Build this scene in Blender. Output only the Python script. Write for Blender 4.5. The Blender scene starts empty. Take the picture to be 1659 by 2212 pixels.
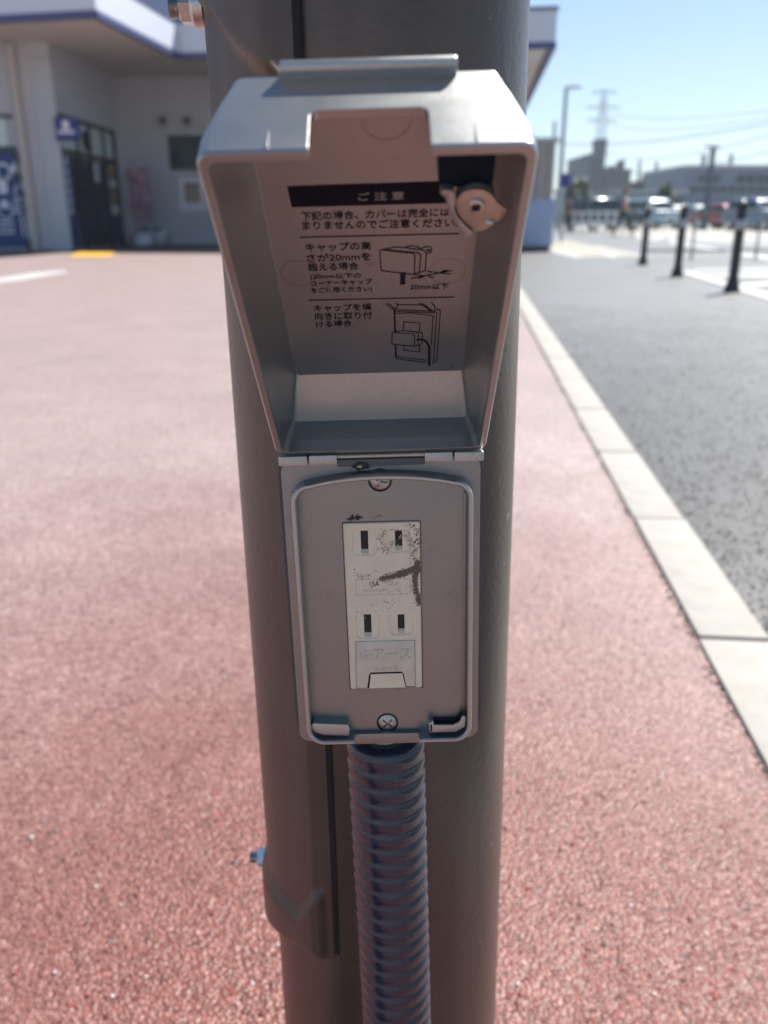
import bpy, bmesh, math, random
import numpy as np
from mathutils import Vector, Matrix, Euler
R = math.radians
random.seed(7); rng = np.random.default_rng(7)
sc = bpy.context.scene
COL = sc.collection

# ------------------------------------------------------------------ camera
H = 0.68                       # camera height above the ground
FPX, CX, CY = 1800.0, 829.5, 1106.0
PITCH = math.atan((CY - 470) / FPX)
cp, sp = math.cos(PITCH), math.sin(PITCH)
cd = bpy.data.cameras.new('camera'); cam = bpy.data.objects.new('camera', cd); COL.objects.link(cam)
cam.location = (0, 0, H); cam.rotation_euler = (R(90) - PITCH, 0, 0)
cd.sensor_fit = 'VERTICAL'; cd.sensor_height = 34.6; cd.sensor_width = 25.95
cd.lens = FPX / 2212 * 34.6
cd.clip_start = 0.02; cd.clip_end = 3000
cd.dof.use_dof = True; cd.dof.focus_distance = 0.303; cd.dof.aperture_fstop = 10.5
sc.camera = cam

# ------------------------------------------------------------------ world, sun, exposure
SUN_EL, SUN_AZ = 52, 40        # azimuth clockwise from +Y (the way the camera looks)
w = bpy.data.worlds.new('World'); sc.world = w; w.use_nodes = True
nt = w.node_tree; nt.nodes.clear()
sky = nt.nodes.new('ShaderNodeTexSky'); sky.sky_type = 'NISHITA'; sky.sun_disc = False
sky.sun_elevation = R(SUN_EL); sky.sun_rotation = R(SUN_AZ)
sky.air_density = 1.0; sky.dust_density = 0.1; sky.ozone_density = 4.0; sky.altitude = 0
bg = nt.nodes.new('ShaderNodeBackground'); bg.inputs['Strength'].default_value = 0.050
wo = nt.nodes.new('ShaderNodeOutputWorld')
nt.links.new(sky.outputs[0], bg.inputs[0]); nt.links.new(bg.outputs[0], wo.inputs[0])
sd = bpy.data.lights.new('sun', 'SUN'); sun = bpy.data.objects.new('sun', sd); COL.objects.link(sun)
sd.energy = 3.5; sd.angle = R(0.5); sd.color = (1.0, 0.95, 0.87)
sdir = Vector((math.sin(R(SUN_AZ)) * math.cos(R(SUN_EL)), math.cos(R(SUN_AZ)) * math.cos(R(SUN_EL)), math.sin(R(SUN_EL))))
sun.rotation_euler = sdir.to_track_quat('Z', 'Y').to_euler(); sun.location = (5, 5, 12)
sc.view_settings.view_transform = 'Standard'; sc.view_settings.look = 'None'
sc.view_settings.exposure = 1.38; sc.view_settings.gamma = 1.0; sc.view_settings.use_curve_mapping = False
sc.render.engine = 'CYCLES'
sc.cycles.use_denoising = True
sc.cycles.max_bounces = 8; sc.cycles.diffuse_bounces = 4
sc.cycles.sample_clamp_indirect = 6.0

# ------------------------------------------------------------------ measuring helpers (photo measurements to metres)
O = Vector((0, 0, H))
def ray(x, y):
    a = (x - CX) / FPX; b = (y - CY) / FPX
    return Vector((a, cp - b * sp, -(sp + b * cp)))
def PY(x, y, Y):
    d = ray(x, y); return O + d * (Y / d.y)
def PX(x, y, X):
    d = ray(x, y); return O + d * (X / d.x)
def G(x, y, z=0.0):
    d = ray(x, y); return O + d * ((z - H) / d.z)
def PM(M, x, y, ly=0.0):
    """where the line of sight meets the plane local y = ly of frame M, in M's own coordinates (x, z)"""
    Mi = M.inverted(); o = Mi @ O; d = Mi.to_3x3() @ ray(x, y)
    p = o + d * ((ly - o.y) / d.y); return p.x, p.z

# ------------------------------------------------------------------ object helpers
def tag(o, label=None, cat=None, group=None, kind=None):
    if label: o['label'] = label
    if cat: o['category'] = cat
    if group: o['group'] = group
    if kind: o['kind'] = kind
    return o
def empty(name, loc=(0, 0, 0), rot=(0, 0, 0)):
    o = bpy.data.objects.new(name, None); COL.objects.link(o); o.location = loc; o.rotation_euler = rot
    o.empty_display_size = 0.05
    return o
def link(name, me, mat=None, parent=None):
    o = bpy.data.objects.new(name, me); COL.objects.link(o)
    if mat is not None and not me.materials: me.materials.append(mat)
    if parent is not None: o.parent = parent
    return o
class MB:
    def __init__(s): s.v = []; s.f = []
    def add(s, vs, fs):
        n = len(s.v); s.v += [tuple(p) for p in vs]; s.f += [tuple(i + n for i in f) for f in fs]; return s
    def box(s, a, b, M=None):
        x0, y0, z0 = a; x1, y1, z1 = b
        vs = [Vector(p) for p in ((x0,y0,z0),(x1,y0,z0),(x1,y1,z0),(x0,y1,z0),(x0,y0,z1),(x1,y0,z1),(x1,y1,z1),(x0,y1,z1))]
        if M is not None: vs = [M @ p for p in vs]
        return s.add(vs, [(0,3,2,1),(4,5,6,7),(0,1,5,4),(1,2,6,5),(2,3,7,6),(3,0,4,7)])
    def tube(s, pts, r, n=10, cap=True):
        """round bar along a list of points; r number or list"""
        pts = [Vector(p) for p in pts]; rs = r if hasattr(r, '__len__') else [r] * len(pts)
        vs = []
        up0 = None
        for i, p in enumerate(pts):
            d = (pts[min(i + 1, len(pts) - 1)] - pts[max(i - 1, 0)]).normalized()
            if up0 is None:
                up0 = d.orthogonal().normalized()
            u = (up0 - d * up0.dot(d)).normalized(); v = d.cross(u); up0 = u
            for k in range(n):
                a = 2 * math.pi * k / n; vs.append(p + (u * math.cos(a) + v * math.sin(a)) * rs[i])
        fs = []
        for i in range(len(pts) - 1):
            for k in range(n):
                k2 = (k + 1) % n; fs.append((i*n+k, i*n+k2, (i+1)*n+k2, (i+1)*n+k))
        if cap: fs.append(tuple(range(n))[::-1]); fs.append(tuple((len(pts)-1)*n + k for k in range(n)))
        return s.add(vs, fs)
    def lathe(s, prof, n=32, M=None, capb=True, capt=True):
        vs = []
        for r, z in prof:
            for k in range(n):
                a = 2*math.pi*k/n; vs.append(Vector((r*math.cos(a), r*math.sin(a), z)))
        if M is not None: vs = [M @ p for p in vs]
        fs = []
        for i in range(len(prof)-1):
            for k in range(n):
                k2 = (k+1) % n; fs.append((i*n+k, i*n+k2, (i+1)*n+k2, (i+1)*n+k))
        if capb: fs.append(tuple(range(n))[::-1])
        if capt: fs.append(tuple((len(prof)-1)*n+k for k in range(n)))
        return s.add(vs, fs)
    def loops(s, loops, capa=False, capb=False):
        n = len(loops[0]); vs = [p for l in loops for p in l]; fs = []
        for i in range(len(loops)-1):
            for k in range(n):
                k2 = (k+1) % n; fs.append((i*n+k, i*n+k2, (i+1)*n+k2, (i+1)*n+k))
        if capa: fs.append(tuple(range(n))[::-1])
        if capb: fs.append(tuple((len(loops)-1)*n+k for k in range(n)))
        return s.add(vs, fs)
    def mesh(s, name, fix=True):
        me = bpy.data.meshes.new(name); me.from_pydata([tuple(p) for p in s.v], [], s.f)
        if fix:
            bm = bmesh.new(); bm.from_mesh(me); bmesh.ops.recalc_face_normals(bm, faces=bm.faces); bm.to_mesh(me); bm.free()
        me.update(); return me
    def build(s, name, mat, parent=None, smooth=None, bevel=None, fix=True):
        me = s.mesh(name, fix)
        o = link(name, me, mat, parent)
        if bevel:
            bm = bmesh.new(); bm.from_mesh(me)
            es = [e for e in bm.edges if len(e.link_faces) == 2 and e.calc_face_angle(0) > R(28)]
            bmesh.ops.bevel(bm, geom=es, offset=bevel, segments=2, profile=0.6, affect='EDGES', clamp_overlap=True)
            bm.to_mesh(me); bm.free()
        if smooth is not None: smooth_by(me, smooth)
        return o
def smooth_by(me, ang):
    me.polygons.foreach_set('use_smooth', [True] * len(me.polygons))
    me.set_sharp_from_angle(angle=R(ang))
def boolean(o, cutters, op='DIFFERENCE', ang=None):
    for c in cutters:
        m = o.modifiers.new('b', 'BOOLEAN'); m.operation = op; m.object = c; m.solver = 'EXACT'
    bpy.context.view_layer.update()
    dg = bpy.context.evaluated_depsgraph_get()
    me = bpy.data.meshes.new_from_object(o.evaluated_get(dg))
    o.modifiers.clear(); old = o.data; me.name = old.name
    o.data = me; bpy.data.meshes.remove(old)
    for c in cutters:
        cm = c.data; bpy.data.objects.remove(c); bpy.data.meshes.remove(cm)
    if ang is not None: smooth_by(o.data, ang)
    return o
def bevel_obj(o, width, ang=30, seg=2):
    """bake a bevel modifier"""
    m = o.modifiers.new('v', 'BEVEL'); m.width = width; m.segments = seg; m.limit_method = 'ANGLE'; m.angle_limit = R(ang)
    m.use_clamp_overlap = True; m.harden_normals = True
    smooth_by(o.data, 60)
    bpy.context.view_layer.update()
    dg = bpy.context.evaluated_depsgraph_get()
    me = bpy.data.meshes.new_from_object(o.evaluated_get(dg)); o.modifiers.clear(); old = o.data; o.data = me
    bpy.data.meshes.remove(old)
def rrect(x0, x1, z0, z1, r, n=5):
    """rounded rectangle outline (counter-clockwise) in x, z"""
    out = []
    for cx, cz, a0 in ((x1-r, z1-r, 0), (x0+r, z1-r, 90), (x0+r, z0+r, 180), (x1-r, z0+r, 270)):
        for k in range(n+1):
            a = R(a0 + 90*k/n); out.append((cx + r*math.cos(a), cz + r*math.sin(a)))
    return out
def prism(out, y0, y1):
    """outline (x, z) pulled between y0 and y1"""
    return MB().loops([[(x, y0, z) for x, z in out], [(x, y1, z) for x, z in out]], True, True)
def text(body, name, mat, parent, x, y, z, width, height=None, rot=0.0, thick=0.00006, bold=0.0, M=None, align='LEFT'):
    """flat raised print in the parent's x-z plane, facing -y; placed by its lower left corner"""
    c = bpy.data.curves.new('text', 'FONT'); c.body = body; c.size = 1; c.extrude = 0.0; c.offset = bold; c.resolution_u = 3
    t = bpy.data.objects.new('t', c); COL.objects.link(t)
    dg = bpy.context.evaluated_depsgraph_get()
    me = bpy.data.meshes.new_from_object(t.evaluated_get(dg))
    bpy.data.objects.remove(t); bpy.data.curves.remove(c)
    co = np.empty(len(me.vertices)*3); me.vertices.foreach_get('co', co); co = co.reshape(-1, 3)
    mn, mx = co.min(0), co.max(0)
    s = width / (mx[0]-mn[0]); sz = s if height is None else height / (mx[1]-mn[1])
    lx = (co[:, 0]-mn[0])*s; lz = (co[:, 1]-mn[1])*sz
    cr, sr = math.cos(rot), math.sin(rot)
    new = np.stack([x + lx*cr - lz*sr, np.full(len(lx), y), z + lx*sr + lz*cr], 1)
    me.vertices.foreach_set('co', new.ravel())
    # the flat letters face -y
    me.update(); me.name = name
    if me.polygons and sum(p.normal.y * p.area for p in me.polygons) > 0: me.flip_normals()
    me.materials.clear()
    return link(name, me, mat, parent)

# ------------------------------------------------------------------ materials
def mat(name, col, rough=0.6, metal=0.0, noise=0.0, nscale=20.0, bump=0.0, bscale=200.0, bdist=0.001, coat=0.0, spec=0.5,
        coord='Object', rvar=0.0, col2=None, detail=6):
    m = bpy.data.materials.new(name); m.use_nodes = True; n = m.node_tree; n.nodes.clear()
    out = n.nodes.new('ShaderNodeOutputMaterial'); b = n.nodes.new('ShaderNodeBsdfPrincipled')
    n.links.new(b.outputs[0], out.inputs[0])
    b.inputs['Base Color'].default_value = (*col, 1); b.inputs['Roughness'].default_value = rough
    b.inputs['Metallic'].default_value = metal; b.inputs['Specular IOR Level'].default_value = spec
    b.inputs['Coat Weight'].default_value = coat; b.inputs['Coat Roughness'].default_value = 0.15
    tc = n.nodes.new('ShaderNodeTexCoord')
    if noise or col2:
        t = n.nodes.new('ShaderNodeTexNoise'); t.inputs['Scale'].default_value = nscale; t.inputs['Detail'].default_value = detail
        t.inputs['Roughness'].default_value = 0.62
        n.links.new(tc.outputs[coord], t.inputs['Vector'])
        r = n.nodes.new('ShaderNodeValToRGB'); r.color_ramp.elements[0].position = 0.32; r.color_ramp.elements[1].position = 0.68
        c2 = col2 or tuple(min(1, c*(1+noise)) for c in col); c1 = tuple(c*(1-noise) for c in col) if noise else col
        r.color_ramp.elements[0].color = (*c1, 1); r.color_ramp.elements[1].color = (*c2, 1)
        n.links.new(t.outputs[0], r.inputs[0]); n.links.new(r.outputs[0], b.inputs['Base Color'])
        if rvar:
            mr = n.nodes.new('ShaderNodeMapRange'); mr.inputs[3].default_value = rough - rvar; mr.inputs[4].default_value = rough + rvar
            n.links.new(t.outputs[0], mr.inputs[0]); n.links.new(mr.outputs[0], b.inputs['Roughness'])
    if bump:
        t2 = n.nodes.new('ShaderNodeTexNoise'); t2.inputs['Scale'].default_value = bscale; t2.inputs['Detail'].default_value = 4
        n.links.new(tc.outputs[coord], t2.inputs['Vector'])
        bp = n.nodes.new('ShaderNodeBump'); bp.inputs['Strength'].default_value = bump; bp.inputs['Distance'].default_value = bdist
        n.links.new(t2.outputs[0], bp.inputs['Height']); n.links.new(bp.outputs[0], b.inputs['Normal'])
    return m
def node_of(m, kind):
    return next(x for x in m.node_tree.nodes if x.type == kind)

def alu(name, col, rough):
    """silver paint on a die casting: fine metallic fleck, faint scuffs and dull spots"""
    m = mat(name, col, rough, 0.88, noise=0.13, nscale=1900, bump=0.12, bscale=1400, bdist=0.0003)
    n = m.node_tree; b = node_of(m, 'BSDF_PRINCIPLED'); tc = node_of(m, 'TEX_COORD')
    t = n.nodes.new('ShaderNodeTexNoise'); t.inputs['Scale'].default_value = 130; t.inputs['Detail'].default_value = 8; t.inputs['Roughness'].default_value = .7
    n.links.new(tc.outputs['Object'], t.inputs['Vector'])
    rr = n.nodes.new('ShaderNodeValToRGB'); rr.color_ramp.elements[0].position = .60; rr.color_ramp.elements[1].position = .72
    rr.color_ramp.elements[0].color = (0, 0, 0, 1); rr.color_ramp.elements[1].color = (.55, .55, .55, 1)
    n.links.new(t.outputs[0], rr.inputs[0])
    mx = n.nodes.new('ShaderNodeMixRGB'); mx.inputs[2].default_value = (col[0]*.6, col[1]*.58, col[2]*.56, 1)
    src = b.inputs['Base Color'].links[0].from_socket
    n.links.new(rr.outputs[0], mx.inputs[0]); n.links.new(src, mx.inputs[1]); n.links.new(mx.outputs[0], b.inputs['Base Color'])
    mr = n.nodes.new('ShaderNodeMapRange'); mr.inputs[3].default_value = rough-.08; mr.inputs[4].default_value = rough+.12
    t3 = n.nodes.new('ShaderNodeTexNoise'); t3.inputs['Scale'].default_value = 60; n.links.new(tc.outputs['Object'], t3.inputs['Vector'])
    n.links.new(t3.outputs[0], mr.inputs[0]); n.links.new(mr.outputs[0], b.inputs['Roughness'])
    return m
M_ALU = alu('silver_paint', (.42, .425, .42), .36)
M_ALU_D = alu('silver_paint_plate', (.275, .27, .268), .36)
M_GASKET = mat('dark_gasket', (.03, .03, .032), .6)
M_BOX = mat('grey_box_body', (.10, .10, .105), .5)
M_POLE = mat('pole_paint', (.098, .072, .058), .34, 0.15, noise=.08, nscale=35, bump=.35, bscale=260, bdist=.0008, rvar=.06)
M_COVER = mat('cover_paint', (.104, .076, .062), .38, 0.15, noise=.08, nscale=35, bump=.3, bscale=230, bdist=.0008, rvar=.06)
def speck(m, light, thr=.70, scale=700, stretch=None, amt=.12):
    n = m.node_tree; b = node_of(m, 'BSDF_PRINCIPLED'); tc = node_of(m, 'TEX_COORD')
    src = b.inputs['Base Color'].links[0].from_socket
    mp = n.nodes.new('ShaderNodeMapping'); mp.inputs['Scale'].default_value = (60, 60, 2.2); n.links.new(tc.outputs['Object'], mp.inputs[0])
    t = n.nodes.new('ShaderNodeTexNoise'); t.inputs['Scale'].default_value = 1; t.inputs['Detail'].default_value = 6; n.links.new(mp.outputs[0], t.inputs['Vector'])
    mr = n.nodes.new('ShaderNodeMapRange'); mr.inputs[1].default_value = .35; mr.inputs[2].default_value = .65; mr.inputs[3].default_value = 1-amt; mr.inputs[4].default_value = 1+amt
    n.links.new(t.outputs[0], mr.inputs[0]); v = n.nodes.new('ShaderNodeVectorMath'); v.operation = 'SCALE'; n.links.new(src, v.inputs[0]); n.links.new(mr.outputs[0], v.inputs['Scale'])
    t2 = n.nodes.new('ShaderNodeTexNoise'); t2.inputs['Scale'].default_value = scale; t2.inputs['Detail'].default_value = 3; n.links.new(tc.outputs['Object'], t2.inputs['Vector'])
    r = n.nodes.new('ShaderNodeValToRGB'); r.color_ramp.elements[0].position = thr; r.color_ramp.elements[1].position = thr+.03; n.links.new(t2.outputs[0], r.inputs[0])
    mx = n.nodes.new('ShaderNodeMixRGB'); mx.inputs[2].default_value = (*light, 1); n.links.new(r.outputs[0], mx.inputs[0]); n.links.new(v.outputs[0], mx.inputs[1]); n.links.new(mx.outputs[0], b.inputs['Base Color'])
speck(M_POLE, (.30, .27, .24), .735, 420); speck(M_COVER, (.28, .25, .22), .74, 420)
M_SEAM = mat('black_gap', (.012, .012, .014), .8)
M_SOCK = mat('ivory_plastic', (.80, .685, .51), .42, noise=.06, nscale=90, col2=(.85, .745, .585), spec=.45)
M_EARTH = mat('earth_cover_plastic', (.66, .58, .46), .45, noise=.07, nscale=110, col2=(.72, .64, .52))
M_SLOT = mat('slot_inside', (.02, .021, .025), .6)
M_PRINT = mat('dark_print', (.022, .018, .026), .7, spec=.15)
M_PRINT_L = mat('pale_print', (.30, .27, .26), .7)
M_BAND = mat('label_band', (.010, .009, .018), .6, spec=.12)
M_LABEL = mat('label_film', (.21, .185, .185), .5, .4, noise=.05, nscale=900)
M_FAINT = mat('moulded_letters', (.48, .43, .36), .6)
M_STEEL = mat('steel', (.55, .54, .52), .32, 1.0, noise=.12, nscale=500)
M_STEEL_B = mat('bright_zinc', (.60, .62, .65), .28, .95, noise=.1, nscale=400)
M_SCREW = mat('screw_nickel', (.44, .43, .41), .36, .9, noise=.25, nscale=900)
M_LOCK = mat('lock_housing', (.004, .011, .020), .5, 0, noise=.2, nscale=300, spec=.12)
M_CAM = mat('cam_plate', (.50, .44, .38), .40, .85, noise=.08, nscale=700)
M_COND = mat('navy_conduit', (.016, .026, .050), .27, 0, noise=.25, nscale=120, coat=.3, spec=.5, bump=.1, bscale=400, bdist=.0005, rvar=.08)
speck(M_COND, (.16, .15, .15), .70, 900, amt=.2)
M_COLLAR = mat('ivory_collar', (.6, .56, .5), .5)
M_GRIME = mat('grime', (.15, .115, .085), .9, noise=.35, nscale=1500)
M_GRIME_L = mat('light_grime', (.46, .38, .29), .9, noise=.25, nscale=1500)
M_GRIME_B = mat('black_scuff', (.025, .022, .022), .8)
M_MUD = mat('dried_mud', (.05, .042, .036), .9, noise=.4, nscale=900)
M_BRASS = mat('brass_bit', (.45, .36, .2), .35, .9)

def ground_mat(name, c1, c2, c3, rough, scale=170., patch=(.85, 1.12), bump=.6, near_tint=None, tint_c=(0, 0), tint_r=(1, 2)):
    """coarse asphalt: stones of three tones in a binder, with broad worn patches"""
    m = bpy.data.materials.new(name); m.use_nodes = True; n = m.node_tree; n.nodes.clear()
    out = n.nodes.new('ShaderNodeOutputMaterial'); b = n.nodes.new('ShaderNodeBsdfPrincipled'); n.links.new(b.outputs[0], out.inputs[0])
    b.inputs['Specular IOR Level'].default_value = .5
    tc = n.nodes.new('ShaderNodeTexCoord')
    v = n.nodes.new('ShaderNodeTexVoronoi'); v.inputs['Scale'].default_value = scale
    n.links.new(tc.outputs['Object'], v.inputs['Vector'])
    sep = n.nodes.new('ShaderNodeSeparateColor'); n.links.new(v.outputs['Color'], sep.inputs[0])
    r = n.nodes.new('ShaderNodeValToRGB'); r.color_ramp.interpolation = 'LINEAR'
    e = r.color_ramp.elements; e[0].position = 0; e[0].color = (*c1, 1); e[1].position = 1; e[1].color = (*c3, 1)
    x = e.new(.45); x.color = (*c2, 1); x = e.new(.85); x.color = (*[k*1.15 for k in c2], 1)
    n.links.new(sep.outputs[0], r.inputs[0])
    t = n.nodes.new('ShaderNodeTexNoise'); t.inputs['Scale'].default_value = 2.2; t.inputs['Detail'].default_value = 9; t.inputs['Roughness'].default_value = .68
    n.links.new(tc.outputs['Object'], t.inputs['Vector'])
    mr = n.nodes.new('ShaderNodeMapRange'); mr.inputs[1].default_value = .3; mr.inputs[2].default_value = .7
    mr.inputs[3].default_value = patch[0]; mr.inputs[4].default_value = patch[1]
    n.links.new(t.outputs[0], mr.inputs[0])
    if near_tint:
        # redder or darker round a centre; paler beyond, painting in glancing far light
        vd = n.nodes.new('ShaderNodeVectorMath'); vd.operation = 'DISTANCE'; vd.inputs[1].default_value = (*tint_c, 0)
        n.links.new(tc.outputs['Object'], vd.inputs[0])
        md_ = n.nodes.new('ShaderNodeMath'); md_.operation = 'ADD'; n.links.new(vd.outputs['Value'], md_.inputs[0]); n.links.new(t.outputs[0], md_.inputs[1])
        m2 = n.nodes.new('ShaderNodeMapRange'); m2.inputs[1].default_value = tint_r[0]; m2.inputs[2].default_value = tint_r[1]; m2.inputs[3].default_value = 1; m2.inputs[4].default_value = 0
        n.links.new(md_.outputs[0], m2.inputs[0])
        mw = n.nodes.new('ShaderNodeMixRGB'); mw.blend_type = 'MULTIPLY'; mw.inputs[2].default_value = (*near_tint, 1)
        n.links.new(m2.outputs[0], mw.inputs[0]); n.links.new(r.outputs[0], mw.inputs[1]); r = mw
    mu = n.nodes.new('ShaderNodeVectorMath'); mu.operation = 'SCALE'; n.links.new(r.outputs[0], mu.inputs[0]); n.links.new(mr.outputs[0], mu.inputs['Scale'])
    n.links.new(mu.outputs[0], b.inputs['Base Color'])
    b.inputs['Roughness'].default_value = rough
    t2 = n.nodes.new('ShaderNodeTexNoise'); t2.inputs['Scale'].default_value = scale*.7; t2.inputs['Detail'].default_value = 5
    n.links.new(tc.outputs['Object'], t2.inputs['Vector'])
    ad = n.nodes.new('ShaderNodeMath'); ad.operation = 'SUBTRACT'; n.links.new(t2.outputs[0], ad.inputs[0]); n.links.new(v.outputs['Distance'], ad.inputs[1])
    bp = n.nodes.new('ShaderNodeBump'); bp.inputs['Strength'].default_value = bump; bp.inputs['Distance'].default_value = .004
    n.links.new(ad.outputs[0], bp.inputs['Height']); n.links.new(bp.outputs[0], b.inputs['Normal'])
    return m
M_RED = ground_mat('red_asphalt', (.20, .125, .112), (.38, .285, .268), (.60, .54, .52), .42, scale=230., bump=.45, near_tint=(.50, .23, .19), tint_c=(.1, .5), tint_r=(.8, 2.5), patch=(.86, 1.09))
M_GREY = ground_mat('grey_asphalt', (.125, .121, .115), (.185, .180, .173), (.30, .292, .28), .42, scale=260., bump=.3, near_tint=(.33, .325, .33), tint_c=(1.3, 1.3), tint_r=(1.2, 6.0), patch=(.80, 1.12))
M_KERB = mat('kerb_concrete', (.385, .362, .33), .8, noise=.09, nscale=18, bump=.3, bscale=300, bdist=.001, detail=9)
M_JOINT = mat('kerb_joint', (.16, .15, .125), .9)
M_WHITE = mat('road_paint', (.50, .50, .49), .6, noise=.08, nscale=6)
M_CREAM = mat('cream_paving', (.34, .325, .285), .8, noise=.06, nscale=5)
M_YELLOW = mat('tactile_yellow', (.72, .42, .06), .7, noise=.06, nscale=20)
M_STONE = bpy.data.materials.new('loose_aggregate'); M_STONE.use_nodes = True
_n = M_STONE.node_tree; _a = _n.nodes.new('ShaderNodeVertexColor'); _a.layer_name = 'Col'
_b = node_of(M_STONE, 'BSDF_PRINCIPLED'); _n.links.new(_a.outputs[0], _b.inputs['Base Color']); _b.inputs['Roughness'].default_value = .6; _b.inputs['Specular IOR Level'].default_value = .3

# ================================================================== THE GROUND
def sheet(name, pts, z, m, kind='structure', parent=None):
    me = MB().add([(p[0], p[1], z) for p in pts], [tuple(range(len(pts)))]).mesh(name)
    if me.polygons[0].normal.z < 0: me.flip_normals()
    o = link(name, me, m, parent)
    if kind: o['kind'] = kind
    return o
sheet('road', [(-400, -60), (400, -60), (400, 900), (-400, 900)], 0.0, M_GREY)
# kerb line, from two joints measured on it
ka = G(1506, 1387); kb = G(1365.3, 1123); kdir = (kb - ka); kdir.z = 0; kdir.normalize(); kn = Vector((kdir.y, -kdir.x, 0))
KW = 0.118
def kpt(s, u): return ka + kdir*s + kn*u
k0, k1 = kpt(-4.5, 0), kpt(19.5, 0)
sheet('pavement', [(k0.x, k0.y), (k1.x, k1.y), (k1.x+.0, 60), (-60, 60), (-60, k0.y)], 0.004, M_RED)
kerb = tag(empty('kerb', tuple(kpt(0, 0))), kind='structure')
kerb.rotation_euler = (0, 0, math.atan2(kdir.y, kdir.x))
jm = MB().box((-4.4, -KW-.002, -.02), (19.2, .0, .005)).build('joint_mortar', M_JOINT, kerb)
base = None
for i in range(-7, 32):
    if base is None:
        b_ = MB().box((.004, -KW, -.03), (.594, -.001, .011)); o = b_.build('kerb_stone', M_KERB, kerb, bevel=.004, smooth=35)
        base = o
    else:
        o = base.copy(); COL.objects.link(o)
    o.parent = kerb; o.location = (i*.6, random.uniform(-.001, .001), random.uniform(-.0012, .0012)); o.rotation_euler = (0, 0, random.uniform(-.002, .002))

# loose and proud stones of the worn asphalt near the pole (nobody could count them)
def stones(name, N, sampler, sizes, palette, flat=.42, lift=.10, sink=.0012, pale=(.42, .33, .31)):
    bm = bmesh.new(); bmesh.ops.create_icosphere(bm, subdivisions=1, radius=1)
    V0 = np.array([v.co[:] for v in bm.verts]); F0 = np.array([[v.index for v in f.verts] for f in bm.faces]); bm.free()
    nv = len(V0); xy = sampler(N); s = rng.uniform(*sizes, N) ** 1.0 * rng.choice([.6, .8, 1.0, 1.25], N)
    V = V0[None] * (1 + rng.uniform(-.28, .28, (N, nv, 1)))
    V = V * np.stack([s*rng.uniform(.8, 1.3, N), s*rng.uniform(.7, 1.0, N), s*flat*rng.uniform(.7, 1.3, N)], 1)[:, None, :]
    a = rng.uniform(0, 6.28, N); ca, sa = np.cos(a), np.sin(a)
    x = V[..., 0]*ca[:, None] - V[..., 1]*sa[:, None]; y = V[..., 0]*sa[:, None] + V[..., 1]*ca[:, None]
    t = rng.uniform(-.35, .35, N)[:, None]; z = V[..., 2] + x*t
    P = np.stack([x + xy[:, 0:1], y + xy[:, 1:2], z + .004 - sink + (s*lift*rng.uniform(-1.8, 1.7, N))[:, None]], -1).reshape(-1, 3)
    F = (F0[None] + (np.arange(N)*nv)[:, None, None]).reshape(-1, 3)
    me = bpy.data.meshes.new(name); me.vertices.add(len(P)); me.vertices.foreach_set('co', P.ravel().astype(np.float32))
    me.loops.add(F.size); me.loops.foreach_set('vertex_index', F.ravel().astype(np.int32))
    me.polygons.add(len(F)); me.polygons.foreach_set('loop_start', np.arange(0, F.size, 3, dtype=np.int32))
    me.update(calc_edges=True)
    pal = np.array([p[:3] for p in palette]); wts = np.array([p[3] for p in palette]); wts = wts/wts.sum()
    c = pal[rng.choice(len(pal), N, p=wts)] * rng.uniform(.6, 1.35, (N, 1))
    dist = np.hypot(xy[:, 0], xy[:, 1]-.4); f_ = np.clip((dist-.3)/2.2, 0, .9)[:, None]*rng.uniform(.4, 1.1, (N, 1)); c = c*(1-f_) + np.array(pale)*rng.uniform(.55, 1.35, (N, 1))*f_  # grains pale with distance too, glancing brightness put into their colour
    ca_ = me.color_attributes.new('Col', 'FLOAT_COLOR', 'POINT')
    cc = np.ones((N, nv, 4), np.float32); cc[..., :3] = np.clip(c, 0, 1)[:, None, :]; ca_.data.foreach_set('color', cc.ravel())
    me.polygons.foreach_set('use_smooth', np.ones(len(F), bool))
    o = link(name, me, M_STONE); o['kind'] = 'stuff'; return o
def band(y0, y1, side, margin=.12):
    def f(N):
        out = []
        while len(out) < N:
            y = y0 + (y1-y0)*random.random()**1.6; half = .52*(y*.943+.23)+margin; x = random.uniform(-half, half)
            d = (Vector((x, y, 0)) - ka).dot(kn)
            if side < 0 and d > -.004: continue
            if side > 0 and d < KW+.004: continue
            out.append((x, y))
        return np.array(out)
    return f
RP = [(.22, .058, .045, 5), (.15, .042, .035, 3.5), (.28, .10, .085, 2), (.42, .30, .27, .7), (.10, .075, .075, .7), (.16, .16, .17, .15), (.55, .50, .45, .12)]
GP = [(.09, .086, .084, 5), (.06, .057, .056, 3), (.14, .135, .13, 2), (.25, .24, .23, .4)]
g1 = stones('asphalt_aggregate', 20000, band(.48, 1.7, -1), (.0014, .0034), RP)
g2 = stones('asphalt_aggregate', 13000, band(1.3, 6.0, -1, .2), (.0018, .0034), RP)
g3 = stones('asphalt_aggregate', 12000, band(1.1, 7, 1, .1), (.0018, .0032), GP, pale=(.20, .195, .19))
for g_, lb in ((g1, 'red aggregate grains of the worn pavement close to the pole'), (g2, 'red aggregate grains of the pavement farther behind the pole'), (g3, 'dark grey aggregate grains of the road beyond the kerb')): g_['label'] = lb
def kerbside(N):
    out = []
    for _ in range(N):
        s_ = random.uniform(-1.2, 5.5); p = kpt(s_, -abs(random.gauss(0, .006))-.001); out.append((p.x, p.y))
    return np.array(out)
kg = stones('kerb_grit', 3500, kerbside, (.0012, .0030), [(.08, .06, .055, 4), (.14, .10, .09, 2), (.05, .045, .04, 2), (.30, .28, .25, .4)], lift=.5, sink=.0002, pale=(.12, .10, .09))
kg['label'] = 'dark grit gathered along the red side of the kerb'
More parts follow.
